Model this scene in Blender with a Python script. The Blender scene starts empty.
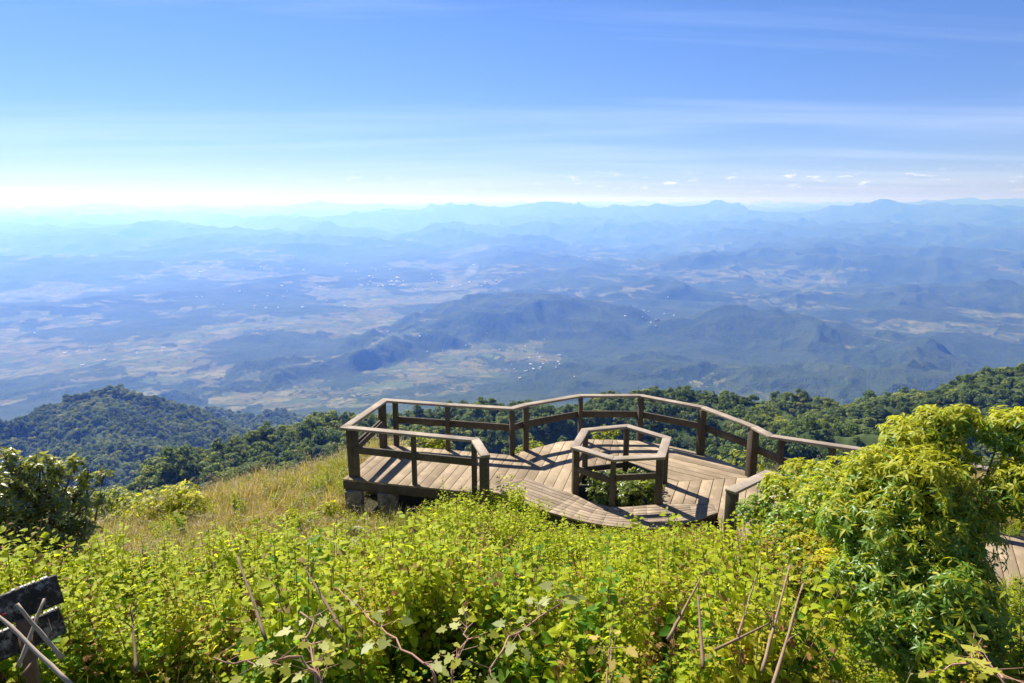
import bpy, math, random
import numpy as np
from mathutils import Vector, Matrix

S = bpy.context.scene
COL = S.collection
rng = np.random.default_rng(7)
random.seed(7)

# ------------------------------------------------------------------ camera
CAM_Z = 5.55                       # eye height above the deck boards (z = 0)
PITCH = math.atan((341.5 - 199.0) / 683.0)
cam = bpy.data.cameras.new('camera')
cam.lens = 24.0
cam.sensor_width = 36.0
cam.clip_start = 0.1
cam.clip_end = 300000.0
cam_ob = bpy.data.objects.new('camera', cam)
COL.objects.link(cam_ob)
cam_ob.location = (0, 0, CAM_Z)
cam_ob.rotation_euler = (math.pi / 2 - PITCH, 0, 0)
S.camera = cam_ob

# ------------------------------------------------------------------ exposure
S.view_settings.view_transform = 'Standard'
S.view_settings.look = 'None'
S.view_settings.gamma = 1.0
S.view_settings.use_curve_mapping = False
S.view_settings.exposure = 1.08
S.render.engine = 'CYCLES'
S.cycles.use_denoising = True
S.cycles.max_bounces = 6
S.cycles.diffuse_bounces = 3
S.cycles.glossy_bounces = 2
S.cycles.transmission_bounces = 4
S.cycles.transparent_max_bounces = 8
S.cycles.volume_bounces = 2
S.cycles.caustics_reflective = False
S.cycles.caustics_refractive = False

# ------------------------------------------------------------------ sky + sun
SUN_DIR = Vector((-0.60, 0.80, 0.97)).normalized()     # towards the sun: front left, high
SUN_EL = math.asin(SUN_DIR.z)
SUN_AZ = math.atan2(SUN_DIR.x, SUN_DIR.y)               # clockwise from +Y
w = bpy.data.worlds.new('World')
S.world = w
w.use_nodes = True
nt = w.node_tree
N, L = nt.nodes, nt.links
bg = N['Background']
sky = N.new('ShaderNodeTexSky')
sky.sky_type = 'NISHITA'
sky.sun_disc = False
sky.sun_elevation = SUN_EL
sky.sun_rotation = SUN_AZ
sky.altitude = 2200
sky.air_density = 1.0
sky.dust_density = 0.15
sky.ozone_density = 2.6
bg.inputs['Strength'].default_value = 0.0575


def wn(kind, **kw):
    n = N.new(kind)
    for k, v in kw.items():
        setattr(n, k, v)
    return n


def wmath(op, a, b=None, clamp=False):
    n = wn('ShaderNodeMath', operation=op, use_clamp=clamp)
    for i, v in enumerate((a, b)):
        if v is None:
            continue
        if isinstance(v, (int, float)):
            n.inputs[i].default_value = v
        else:
            L.new(v, n.inputs[i])
    return n.outputs[0]


# thin cirrus and a row of small far cumulus, placed by direction in the sky
tc = wn('ShaderNodeTexCoord')
sep = wn('ShaderNodeSeparateXYZ')
L.new(tc.outputs['Generated'], sep.inputs[0])
zc = wmath('MAXIMUM', sep.outputs['Z'], 0.004)
zden = wmath('ADD', zc, 0.05)
cu = wmath('DIVIDE', sep.outputs['X'], zden)
cv = wmath('DIVIDE', sep.outputs['Y'], zden)
cmb = wn('ShaderNodeCombineXYZ')
L.new(cu, cmb.inputs[0]); L.new(cv, cmb.inputs[1])
mp = wn('ShaderNodeMapping')
mp.inputs['Rotation'].default_value = (0, 0, math.radians(8))
mp.inputs['Scale'].default_value = (0.16, 0.55, 1)
mp.inputs['Location'].default_value = (3.1, 1.3, 0)
L.new(cmb.outputs[0], mp.inputs[0])
n1 = wn('ShaderNodeTexNoise')
n1.inputs['Scale'].default_value = 1.0
n1.inputs['Detail'].default_value = 8
n1.inputs['Roughness'].default_value = 0.55
n1.inputs['Distortion'].default_value = 0.6
L.new(mp.outputs[0], n1.inputs['Vector'])
r1 = wn('ShaderNodeMapRange')
r1.inputs['From Min'].default_value = 0.46
r1.inputs['From Max'].default_value = 0.85
r1.inputs['To Max'].default_value = 0.27
L.new(n1.outputs['Fac'], r1.inputs['Value'])
# small cumulus low over the horizon
az = wmath('ARCTAN2', sep.outputs['X'], sep.outputs['Y'])
cm2 = wn('ShaderNodeCombineXYZ')
L.new(wmath('MULTIPLY', az, 38.0), cm2.inputs[0])
L.new(wmath('MULTIPLY', sep.outputs['Z'], 150.0), cm2.inputs[1])
n2 = wn('ShaderNodeTexNoise')
n2.inputs['Scale'].default_value = 1.0
n2.inputs['Detail'].default_value = 6
n2.inputs['Roughness'].default_value = 0.6
L.new(cm2.outputs[0], n2.inputs['Vector'])
r2 = wn('ShaderNodeMapRange')
r2.inputs['From Min'].default_value = 0.57
r2.inputs['From Max'].default_value = 0.70
L.new(n2.outputs['Fac'], r2.inputs['Value'])
band = wn('ShaderNodeMapRange')          # only between about 0.7 and 2 degrees up
band.inputs['From Min'].default_value = 0.018
band.inputs['From Max'].default_value = 0.006
L.new(wmath('ABSOLUTE', wmath('SUBTRACT', sep.outputs['Z'], 0.024)), band.inputs['Value'])
right = wn('ShaderNodeMapRange')         # more of them to the right
right.inputs['From Min'].default_value = -0.45
right.inputs['From Max'].default_value = 0.15
L.new(az, right.inputs['Value'])
cum = wmath('MULTIPLY', wmath('MULTIPLY', r2.outputs[0], band.outputs[0]), right.outputs[0])
cum = wmath('MULTIPLY', cum, 0.9)
cl = wmath('MAXIMUM', r1.outputs[0], cum, True)
cmix = wn('ShaderNodeMix', data_type='RGBA')
L.new(cl, cmix.inputs['Factor'])
hue = wn('ShaderNodeHueSaturation')
hue.inputs['Saturation'].default_value = 1.15
L.new(sky.outputs[0], hue.inputs['Color'])
L.new(hue.outputs[0], cmix.inputs[6])
cmix.inputs[7].default_value = (13.5, 13.7, 11.6, 1)
tint = wn('ShaderNodeMix', data_type='RGBA', blend_type='MULTIPLY')
tint.inputs['Factor'].default_value = 1.0
L.new(cmix.outputs[2], tint.inputs[6])
elev = wn('ShaderNodeMapRange')          # whiter air low down, deeper blue above
elev.inputs['From Min'].default_value = 0.0
elev.inputs['From Max'].default_value = 0.22
L.new(sep.outputs['Z'], elev.inputs['Value'])
tmix = wn('ShaderNodeMix', data_type='RGBA')
L.new(elev.outputs[0], tmix.inputs['Factor'])
tmix.inputs[6].default_value = (0.70, 0.71, 0.98, 1)
tmix.inputs[7].default_value = (0.97, 0.97, 1.22, 1)
L.new(tmix.outputs[2], tint.inputs[7])
L.new(tint.outputs[2], bg.inputs['Color'])

sun = bpy.data.lights.new('sun', 'SUN')
sun.energy = 5.0
sun.angle = math.radians(0.5)
sun.color = (1.0, 0.96, 0.90)
sun_ob = bpy.data.objects.new('sun', sun)
COL.objects.link(sun_ob)
sun_ob.rotation_euler = (-SUN_DIR).to_track_quat('-Z', 'Y').to_euler()

HAZE_DENSITY = 0.97e-4
HAZE_COLOR = (0.118, 0.262, 0.84)
HAZE_ANISO = 0.42


# ------------------------------------------------------------------ helpers
def ray(px, py):
    """direction from the camera through a measured photo position"""
    a, b = (px - 512.0) / 683.0, (341.5 - py) / 683.0
    c, s = math.cos(PITCH), math.sin(PITCH)
    return np.array([a, c + b * s, -s + b * c])


def on_z(px, py, z=0.0):
    d = ray(px, py)
    t = (z - CAM_Z) / d[2]
    return np.array([0, 0, CAM_Z]) + d * t


def on_y(px, py, y):
    d = ray(px, py)
    return np.array([0, 0, CAM_Z]) + d * (y / d[1])


def at_range(px, py, r):
    d = ray(px, py)
    return np.array([0, 0, CAM_Z]) + d * (r / math.hypot(d[0], d[1]))


def tag(o, label=None, cat=None, group=None, kind=None):
    if label: o['label'] = label
    if cat: o['category'] = cat
    if group: o['group'] = group
    if kind: o['kind'] = kind
    return o


def empty(name, loc=(0, 0, 0)):
    o = bpy.data.objects.new(name, None)
    o.empty_display_size = 0.2
    o.location = loc
    COL.objects.link(o)
    return o


def mesh_np(name, V, F, smooth=False):
    """mesh from numpy: V (n,3); F one array (m,k) or a list of such arrays"""
    me = bpy.data.meshes.new(name)
    Fs = F if isinstance(F, list) else [F]
    Fs = [np.asarray(f, dtype=np.int32) for f in Fs if len(f)]
    me.vertices.add(len(V))
    me.vertices.foreach_set('co', np.asarray(V, dtype=np.float32).ravel())
    tot = np.concatenate([np.full(len(f), f.shape[1], dtype=np.int32) for f in Fs])
    loops = np.concatenate([f.ravel() for f in Fs])
    me.loops.add(len(loops))
    me.loops.foreach_set('vertex_index', loops)
    me.polygons.add(len(tot))
    st = np.zeros(len(tot), dtype=np.int32)
    st[1:] = np.cumsum(tot)[:-1]
    me.polygons.foreach_set('loop_start', st)
    me.polygons.foreach_set('loop_total', tot)
    if smooth:
        me.polygons.foreach_set('use_smooth', np.ones(len(tot), dtype=bool))
    me.update(calc_edges=True)
    me.validate()
    return me


def add_ob(name, me, mat=None, parent=None):
    if mat is not None:
        for m in (mat if isinstance(mat, (list, tuple)) else [mat]):
            me.materials.append(m)
    o = bpy.data.objects.new(name, me)
    COL.objects.link(o)
    if parent is not None:
        o.parent = parent
    return o


def attr(me, name, arr):
    a = me.attributes.new(name, 'FLOAT', 'POINT')
    a.data.foreach_set('value', np.asarray(arr, dtype=np.float32).ravel())


class MB:
    """collects boxes, bars, tubes and prisms into one mesh"""
    def __init__(self):
        self.v, self.f = [], {}
        self.n = 0

    def add(self, V, faces):
        V = np.asarray(V, float)
        self.v.append(V)
        for fc in faces:
            self.f.setdefault(len(fc), []).append([i + self.n for i in fc])
        self.n += len(V)

    def box(self, c, ax, ay, az):
        """centre and three half axes"""
        c, ax, ay, az = [np.asarray(q, float) for q in (c, ax, ay, az)]
        V = [c + sx * ax + sy * ay + sz * az for sz in (-1, 1) for sy in (-1, 1) for sx in (-1, 1)]
        self.add(V, [(0, 2, 3, 1), (4, 5, 7, 6), (0, 1, 5, 4), (2, 6, 7, 3), (0, 4, 6, 2), (1, 3, 7, 5)])

    def bar(self, a, b, wd, ht, up=(0, 0, 1)):
        a, b = np.asarray(a, float), np.asarray(b, float)
        d = b - a
        ln = np.linalg.norm(d); d = d / ln
        s = np.cross(d, up); s /= np.linalg.norm(s)
        u = np.cross(s, d)
        self.box((a + b) / 2, d * ln / 2, s * wd / 2, u * ht / 2)

    def prism(self, poly, z0, z1):
        n = len(poly)
        V = [(p[0], p[1], z0) for p in poly] + [(p[0], p[1], z1) for p in poly]
        fs = [tuple(range(n - 1, -1, -1)), tuple(range(n, 2 * n))]
        fs += [(i, (i + 1) % n, n + (i + 1) % n, n + i) for i in range(n)]
        self.add(V, fs)

    def tube(self, pts, rad, k=6, cap=True):
        pts = [np.asarray(p, float) for p in pts]
        if not hasattr(rad, '__len__'): rad = [rad] * len(pts)
        V = []
        for i, p in enumerate(pts):
            d = pts[min(i + 1, len(pts) - 1)] - pts[max(i - 1, 0)]
            d = d / (np.linalg.norm(d) + 1e-9)
            ref = np.array([0, 0, 1.0]) if abs(d[2]) < 0.9 else np.array([1.0, 0, 0])
            s = np.cross(d, ref); s /= np.linalg.norm(s)
            u = np.cross(s, d)
            for j in range(k):
                t = 2 * math.pi * j / k
                V.append(p + rad[i] * (math.cos(t) * s + math.sin(t) * u))
        fs = []
        for i in range(len(pts) - 1):
            for j in range(k):
                fs.append((i * k + j, i * k + (j + 1) % k, (i + 1) * k + (j + 1) % k, (i + 1) * k + j))
        if cap:
            fs.append(tuple(range(k - 1, -1, -1)))
            fs.append(tuple((len(pts) - 1) * k + j for j in range(k)))
        self.add(V, fs)

    def build(self, name, mat, parent=None, bevel=0.0, smooth=False):
        me = mesh_np(name, np.concatenate(self.v), [np.array(q) for q in self.f.values()], smooth)
        o = add_ob(name, me, mat, parent)
        if bevel:
            m = o.modifiers.new('bevel', 'BEVEL')
            m.width = bevel; m.segments = 2; m.limit_method = 'ANGLE'
        return o


# ------------------------------------------------------------------ noise
_perm = np.random.default_rng(3).permutation(512).astype(np.int64)
_perm = np.concatenate([_perm, _perm, _perm[:4]])
_ga = np.random.default_rng(4).uniform(0, 2 * np.pi, 512)
_gx, _gy = np.cos(_ga), np.sin(_ga)


def gnoise(x, y):
    xi, yi = np.floor(x).astype(np.int64), np.floor(y).astype(np.int64)
    xf, yf = x - xi, y - yi
    u = xf * xf * xf * (xf * (xf * 6 - 15) + 10)
    v = yf * yf * yf * (yf * (yf * 6 - 15) + 10)

    def g(ix, iy, dx, dy):
        h = _perm[(_perm[ix & 511] + iy) & 511]
        return _gx[h] * dx + _gy[h] * dy
    a = g(xi, yi, xf, yf); b = g(xi + 1, yi, xf - 1, yf)
    c = g(xi, yi + 1, xf, yf - 1); d = g(xi + 1, yi + 1, xf - 1, yf - 1)
    return 1.4 * ((a * (1 - u) + b * u) * (1 - v) + (c * (1 - u) + d * u) * v)


def fbm(x, y, lam, octs=4, gain=0.5, r=None):
    s, a = 0.0, 1.0
    for o in range(octs):
        k = lam / 2.03 ** o
        wgt = 1.0 if r is None else np.clip(k / (0.014 * r) - 0.3, 0, 1)
        s = s + a * wgt * gnoise(x / k + 17.3 * o, y / k - 9.1 * o)
        a *= gain
    return s


def ridged(x, y, lam, octs=6, gain=0.5, r=None):
    s, a, wt = 0.0, 1.0, 1.0
    for o in range(octs):
        k = lam / 2.07 ** o
        n = 1 - np.abs(gnoise(x / k + 31.7 * o, y / k + 5.9 * o))
        n = n * n
        lod = 1.0 if r is None else np.clip(k / (0.014 * r) - 0.3, 0, 1)
        s = s + a * (n * wt * lod + 0.55 * wt * (1 - lod))
        wt = np.clip(n * 1.6, 0, 1)
        a *= gain
    return s / 1.6


def smoothmax(a, b, k):
    h = np.clip(0.5 + 0.5 * (a - b) / k, 0, 1)
    return b + (a - b) * h + k * h * (1 - h)


def sstep(a, b, x):
    t = np.clip((x - a) / (b - a), 0, 1)
    return t * t * (3 - 2 * t)


# ------------------------------------------------------------------ node helper
class NT:
    def __init__(self, name):
        self.m = bpy.data.materials.new(name)
        self.m.use_nodes = True
        self.t = self.m.node_tree
        self.bsdf = self.t.nodes['Principled BSDF']
        self.out = self.t.nodes['Material Output']

    def n(self, kind, ins=None, **kw):
        nd = self.t.nodes.new(kind)
        for k, v in kw.items(): setattr(nd, k, v)
        for k, v in (ins or {}).items(): self.set(nd.inputs[k], v)
        return nd

    def set(self, sock, v):
        if isinstance(v, bpy.types.NodeSocket): self.t.links.new(v, sock)
        elif isinstance(v, tuple) and len(v) == 3 and sock.type == 'RGBA': sock.default_value = (*v, 1)
        else: sock.default_value = v

    def math(self, op, a, b=0.0, clamp=False):
        return self.n('ShaderNodeMath', {0: a, 1: b}, operation=op, use_clamp=clamp).outputs[0]

    def mix(self, f, a, b, blend='MIX'):
        nd = self.n('ShaderNodeMix', data_type='RGBA', blend_type=blend)
        self.set(nd.inputs[0], f); self.set(nd.inputs[6], a); self.set(nd.inputs[7], b)
        return nd.outputs[2]

    def rng(self, v, a, b, c=0.0, d=1.0):
        return self.n('ShaderNodeMapRange', {'Value': v, 'From Min': a, 'From Max': b, 'To Min': c, 'To Max': d}).outputs[0]

    def noise(self, vec, scale, detail=4, rough=0.55, dist=0.0):
        return self.n('ShaderNodeTexNoise', {'Vector': vec, 'Scale': scale, 'Detail': detail, 'Roughness': rough, 'Distortion': dist}).outputs['Fac']

    def attr(self, name):
        return self.n('ShaderNodeAttribute', attribute_name=name).outputs['Fac']

    def pos(self):
        return self.n('ShaderNodeNewGeometry').outputs['Position']

    def obj(self):
        return self.n('ShaderNodeTexCoord').outputs['Object']

    def bump(self, h, strength=0.3, dist=0.02):
        return self.n('ShaderNodeBump', {'Height': h, 'Strength': strength, 'Distance': dist}).outputs[0]
# ================================================================== TERRAIN
CRESTS = [   # (photo x, photo y of the crest, distance in metres) ...; side slope, rounding, spur size, spur wavelength
    ('near_spur', [(150, 507, 400), (195, 489, 430), (250, 472, 470), (345, 438, 520), (480, 429, 555), (560, 416, 575), (640, 408, 585), (700, 413, 585), (760, 423, 570), (800, 431, 520), (860, 442, 450)], 0.55, 40, 30, 170),
    ('right_ridge', [(1180, 378, 900), (1024, 392, 800), (950, 396, 780), (900, 403, 765), (850, 412, 755), (800, 429, 740), (740, 437, 700)], 0.55, 40, 40, 200),
    ('left_hill', [(-140, 445, 1875), (-60, 435, 1875), (0, 423, 1937), (50, 413, 2000), (105, 401, 2000), (140, 409, 1925), (180, 427, 1812), (225, 453, 1662), (255, 471, 1500)], 0.80, 75, 60, 420),
    ('left_hill_spur', [(105, 402, 1987), (96, 421, 1800), (110, 445, 1612), (90, 471, 1412)], 0.62, 60, 45, 330),
    ('behind_left', [(120, 429, 2600), (180, 423, 2650), (250, 426, 2650), (320, 433, 2500), (380, 441, 2200)], 0.40, 90, 90, 500),
    ('centre_hill', [(235, 380, 5200), (330, 358, 5800), (400, 335, 6600), (440, 318, 7200), (500, 298, 7700), (560, 298, 7800), (600, 310, 7500), (628, 326, 7200), (642, 344, 6800)], 0.42, 420, 150, 900),
    ('hill_d', [(575, 305, 9300), (630, 289, 10000), (670, 283, 10200), (720, 291, 10200), (760, 303, 10000)], 0.42, 320, 170, 1300),
    ('hill_e', [(672, 342, 6700), (700, 323, 7200), (740, 313, 7400), (790, 318, 7400), (830, 327, 7200), (880, 338, 7000), (935, 353, 6500)], 0.40, 320, 140, 1000),
    ('low_hills', [(560, 384, 4400), (600, 367, 5000), (650, 360, 5200), (720, 364, 5200), (790, 372, 5000), (860, 376, 5000), (960, 372, 5400)], 0.33, 240, 110, 800),
    ('hill_f', [(750, 318, 9600), (800, 298, 11000), (870, 288, 11500), (940, 287, 11500), (1024, 285, 11500), (1130, 284, 11500)], 0.36, 380, 200, 1500),
    ('range_g', [(630, 266, 16500), (700, 256, 18000), (770, 248, 18000), (830, 244, 18000), (900, 248, 18000), (1024, 251, 18000), (1120, 246, 18000)], 0.30, 500, 330, 2600),
    ('range_g2', [(420, 264, 18000), (500, 243, 22000), (560, 248, 20500), (620, 258, 18000)], 0.28, 300, 420, 2400),
    ('range_mid', [(430, 238, 27000), (520, 226, 28500), (640, 224, 29000), (760, 226, 29000), (880, 224, 28000), (1040, 228, 27000), (1150, 224, 27000)], 0.28, 300, 520, 3200),
    ('range_left', [(-120, 243, 26000), (20, 238, 27000), (80, 228, 27000), (140, 223, 27000), (185, 224, 27000), (235, 236, 25500)], 0.30, 300, 420, 3000),
    ('range_h', [(215, 240, 32000), (290, 226, 35000), (340, 215, 37000), (400, 211, 38000), (460, 205, 40000), (510, 208, 40000), (555, 203, 40000), (600, 208, 40000), (660, 207, 40000), (710, 203, 40000), (745, 210, 38500), (800, 212, 38000), (850, 207, 38000), (890, 202, 38000), (940, 206, 38000), (1024, 208, 38000), (1120, 205, 38000)], 0.30, 400, 700, 4200),
    ('range_far', [(-160, 206, 62000), (0, 209, 62000), (60, 207, 62000), (100, 204, 62000), (130, 207, 62000), (200, 206, 62000), (260, 208, 61000), (320, 202, 60000), (380, 205, 60000), (440, 209, 59000)], 0.25, 500, 700, 6000),
    ('range_far_right', [(760, 209, 60000), (880, 204, 60000), (960, 200, 60000), (1024, 199.5, 61000), (1140, 201, 60000)], 0.25, 500, 700, 6000),
]
_B_R = np.array([0, 30, 60, 120, 200, 330, 450, 700, 1000, 1400, 2000, 3000, 4200, 5200, 7000, 12000, 20000, 30000, 45000, 70000, 110000.])
_B_Z = np.array([0, -14, -38, -85, -135, -190, -215, -290, -420, -600, -800, -1030, -1260, -1370, -1440, -1480, -1500, -1500, -1350, -1100, -700.])
_C3 = []
for _nm, _pts, _sl, _rd, _am, _lm in CRESTS:
    _C3.append((np.array([at_range(*p) for p in _pts]), _sl, _rd, _am, _lm))


def near_ground(x, y):
    plane = 3.55 - 0.4 * np.maximum(y, -1.0)
    plane = plane - 0.05 * np.maximum(0, -x - 5) ** 1.3
    sh = -0.78 - 0.27 * np.maximum(0, -3.2 - x) - 0.10 * np.maximum(0, x - 9)
    z = smoothmax(plane, sh, 0.9)
    edge = 16.3 - 0.10 * np.abs(x) - 1.9 * sstep(-3.4, -2.2, x) * sstep(11.0, 8.0, x)
    over = np.maximum(0, y - edge)
    z = z - 0.62 * (np.sqrt(over ** 2 + 1.0) - 1.0) - np.where(over > 0, 0, 0)
    z = z + 0.10 * fbm(x, y, 2.6, 3)
    return z


def height(x, y):
    x, y = np.asarray(x, float), np.asarray(y, float)
    r = np.hypot(x, y) + 1e-6
    wx = x + 0.18 * 3000 * gnoise(x / 5200 + 3, y / 5200) * sstep(1500, 5000, r)
    wy = y + 0.18 * 3000 * gnoise(x / 5200, y / 5200 + 8) * sstep(1500, 5000, r)
    base = np.interp(r, _B_R, _B_Z)
    amp = np.interp(r, [300, 600, 1500, 3000, 5000, 9000, 14000, 22000, 35000, 60000], [0, 12, 60, 120, 150, 220, 420, 700, 900, 800])
    big = ridged(wx, wy, 7000, 8, 0.5, r)
    hx = x + 260 * gnoise(x / 900 + 5, y / 900) + 90 * gnoise(x / 300, y / 300 + 4)
    hy = y + 260 * gnoise(x / 900, y / 900 + 7) + 90 * gnoise(x / 300 + 9, y / 300)
    hum = ridged(hx + 900, hy, 2300, 7, 0.46, r)
    azm = np.degrees(np.arctan2(x, y))
    basin = 0.16 + 0.84 * sstep(-9, 6, azm + 3 * gnoise(x / 3000, y / 3000)) + 0.5 * sstep(18000, 24000, r)
    h = base + amp * (big - 0.35) + np.interp(r, [2000, 4500, 12000, 26000], [50, 240, 300, 300]) * np.maximum(hum - 0.40, -0.03) * np.minimum(basin, 1) * (0.25 + 0.9 * sstep(-0.25, 0.45, gnoise(x / 4100, y / 4100 + 2))) - np.interp(r, [3000, 6000, 20000], [0, 60, 60]) + np.interp(r, [250, 600], [0, 8]) * fbm(x, y, 90, 3, 0.5, r)
    fine = ridged(hx - 300, hy + 700, 760, 5, 0.5, r) - 0.55
    h = h + np.interp(r, [2200, 4500, 14000, 30000, 50000], [0, 35, 55, 160, 220]) * fine * (0.45 + 0.55 * np.minimum(basin, 1)) * sstep(-1520, -1400, h)
    for P3, sl, rd, am, lm in _C3:
        best = np.full(x.shape, -1e9)
        rr = np.hypot(P3[:, 0], P3[:, 1])
        sel = np.ones(x.shape, bool)
        if x.size > 5000:
            sel = (r > rr.min() * 0.45) & (r < rr.max() * 1.8)
            if not sel.any(): continue
        xs, ys, rs = wx[sel], wy[sel], r[sel]
        # crest points are pushed through no warp, so warp fades out near the crest
        xo, yo = x[sel], y[sel]
        bd = np.full(xs.shape, 1e12); cand = np.full(xs.shape, -1e9)
        for i in range(len(P3) - 1):
            a, b = P3[i], P3[i + 1]
            dx, dy = b[0] - a[0], b[1] - a[1]
            l2 = dx * dx + dy * dy
            t = np.clip(((xo - a[0]) * dx + (yo - a[1]) * dy) / l2, 0, 1)
            d = np.hypot(xo - a[0] - t * dx, yo - a[1] - t * dy)
            z = a[2] + t * (b[2] - a[2])
            bd = np.minimum(bd, d)
            cand = np.maximum(cand, z - sl * (np.sqrt(d ** 2 + rd ** 2) - rd))
        sp = ridged(xs + 500, ys - 900, lm * 1.0, 6, 0.52, rs) - 0.62
        near = np.clip(bd / (am / sl * 0.45), 0, 1)
        cand = cand + 1.2 * am * sp * (0.12 + 0.88 * near)
        hs = h[sel]
        h[sel] = smoothmax(hs, cand, am * 0.22)
    n = near_ground(x, y)
    t = sstep(18, 70, r)
    return n * (1 - t) + h * t


# polar sheet round the viewpoint: fine steps near, coarse far
_rs = np.concatenate([[0.0], np.geomspace(0.8, 30, 90)[:-1], np.geomspace(30, 300, 90)[:-1], np.geomspace(300, 2200, 300)[:-1],
                      np.geomspace(2200, 12000, 330)[:-1], np.geomspace(12000, 70000, 330), np.geomspace(73000, 105000, 8)])
_az = np.radians(np.concatenate([np.linspace(-46, 46, 820), np.linspace(47.5, 312.5, 110)]))
_R, _A = np.meshgrid(_rs, _az, indexing='ij')
_X, _Y = _R * np.sin(_A), _R * np.cos(_A)
_Z = height(_X.ravel(), _Y.ravel()).reshape(_X.shape)
nr, na = _X.shape
_I = np.arange(nr * na).reshape(nr, na)
_J = np.roll(_I, -1, axis=1)
_F = np.stack([_I[:-1], _J[:-1], _J[1:], _I[1:]], -1).reshape(-1, 4)
me = mesh_np('terrain', np.stack([_X, _Y, _Z], -1).reshape(-1, 3), _F[:, ::-1], smooth=True)
# farmland mask: gentle, low ground of the basin, and some hill feet
_rr = _R + 1e-6
_gz_r = np.gradient(_Z, axis=0) / np.maximum(np.gradient(_R, axis=0), 1e-3)
_gz_a = (np.roll(_Z, -1, 1) - np.roll(_Z, 1, 1)) / np.maximum(2 * 0.00196 * _rr, 1e-3)
_slope = np.hypot(_gz_r, _gz_a)
_low = 1 - sstep(-1330, -1130, _Z)
_pat = fbm(_X, _Y, 2300, 5, 0.6, _rr)
_open = sstep(0.0, 0.4, 0.38 * _low + 0.85 * _pat - 0.17 - 2.2 * np.clip(_slope - 0.10, 0, 1))
_open *= sstep(3300, 4200, _rr) * (1 - 0.5 * sstep(14000, 30000, _rr))
attr(me, 'open', _open)
attr(me, 'rough', sstep(1500, 4500, _rr))
attr(me, 'near', 1 - sstep(35, 90, _rr))

T = NT('terrain')
p = T.pos()
opn = T.attr('open')
nearf = T.attr('near')
# forest
fn1 = T.noise(p, 0.035, 5, 0.65)
fn2 = T.noise(p, 0.0022, 8, 0.7)
forest = T.mix(T.rng(fn1, 0.3, 0.7), (0.016, 0.034, 0.010), (0.062, 0.086, 0.024))
forest = T.mix(T.rng(fn2, 0.42, 0.68), forest, (0.074, 0.092, 0.030))
# farmland parcels
mpv = T.n('ShaderNodeMapping', {'Vector': p, 'Scale': (1 / 150., 1 / 150., 0.0), 'Rotation': (0, 0, 0.5)}).outputs[0]
wob = T.n('ShaderNodeTexNoise', {'Vector': mpv, 'Scale': 0.8, 'Detail': 3.0})
mpv2 = T.n('ShaderNodeVectorMath', {0: mpv, 1: wob.outputs['Color']}, operation='ADD').outputs[0]
vor = T.n('ShaderNodeTexVoronoi', {'Vector': mpv2, 'Scale': 1.0})
vsep = T.n('ShaderNodeSeparateColor', {'Color': vor.outputs['Color']})
ramp = T.n('ShaderNodeValToRGB', {'Fac': vsep.outputs[0]})
cr = ramp.color_ramp
cr.interpolation = 'CONSTANT'
for q, c in zip((0.0, 0.2, 0.42, 0.6, 0.76, 0.9), ((0.18, 0.155, 0.05), (0.145, 0.12, 0.042), (0.12, 0.12, 0.035), (0.10, 0.13, 0.03), (0.22, 0.19, 0.07), (0.07, 0.09, 0.03))):
    e = cr.elements[0] if q == 0 else cr.elements.new(q)
    e.position = q; e.color = (*c, 1)
while len(cr.elements) > 6: cr.elements.remove(cr.elements[-1])
cr.elements[-1].color = (0.07, 0.09, 0.03, 1)
fld = T.mix(T.rng(T.noise(p, 0.012, 5, 0.65), 0.45, 0.62, 0.0, 0.85), ramp.outputs[0], (0.045, 0.062, 0.022))
brk = T.math('ADD', opn, T.rng(T.noise(p, 0.006, 7, 0.75), 0.2, 0.8, -0.75, 0.75))
land = T.mix(T.rng(brk, 0.36, 0.66, 0.0, 0.72), forest, fld)
soil = T.mix(T.noise(p, 3.0, 5, 0.6), (0.055, 0.040, 0.025), (0.05, 0.055, 0.02))
col = T.mix(nearf, land, soil)
T.set(T.bsdf.inputs['Base Color'], col)
T.bsdf.inputs['Roughness'].default_value = 1.0
T.bsdf.inputs['Specular IOR Level'].default_value = 0.1
bh = T.math('ADD', T.math('MULTIPLY', T.n('ShaderNodeTexVoronoi', {'Vector': p, 'Scale': 0.10}).outputs['Distance'], -1.0), T.math('MULTIPLY', T.noise(p, 0.02, 5, 0.6), 2.0))
fb = T.math('MULTIPLY', bh, T.rng(brk, 0.38, 0.55, 1.0, 0.15))
T.set(T.bsdf.inputs['Normal'], T.bump(T.math('MULTIPLY', fb, T.attr('rough')), 0.9, 14.0))
terrain = add_ob('terrain', me, T.m)
tag(terrain, 'green and tan hills falling away to a wide hazy valley and blue mountain ranges', 'terrain', kind='structure')
# ================================================================== HAZE
hz = MB()
HZ_TOP = max(40.0, float(_Z.max()) + 12.0)
HZ_BOT = float(_Z.min()) - 1.0
print('haze', HZ_TOP, HZ_BOT)
hz.box((0, 0, (HZ_TOP + HZ_BOT) / 2), (108000, 0, 0), (0, 108000, 0), (0, 0, (HZ_TOP - HZ_BOT) / 2))
HM = bpy.data.materials.new('haze')
HM.use_nodes = True
ht = HM.node_tree
ht.nodes.remove(ht.nodes['Principled BSDF'])
pv = ht.nodes.new('ShaderNodeVolumePrincipled')
pv.inputs['Color'].default_value = (*HAZE_COLOR, 1)
pv.inputs['Absorption Color'].default_value = (0.93, 0.83, 0.0, 1)
pv.inputs['Density'].default_value = HAZE_DENSITY
pv.inputs['Anisotropy'].default_value = HAZE_ANISO
ht.links.new(pv.outputs[0], ht.nodes['Material Output'].inputs['Volume'])
haze = hz.build('haze', HM)
haze.display_type = 'WIRE'
tag(haze, 'pale blue haze filling the valley and veiling the far ranges', 'haze', kind='stuff')

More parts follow.
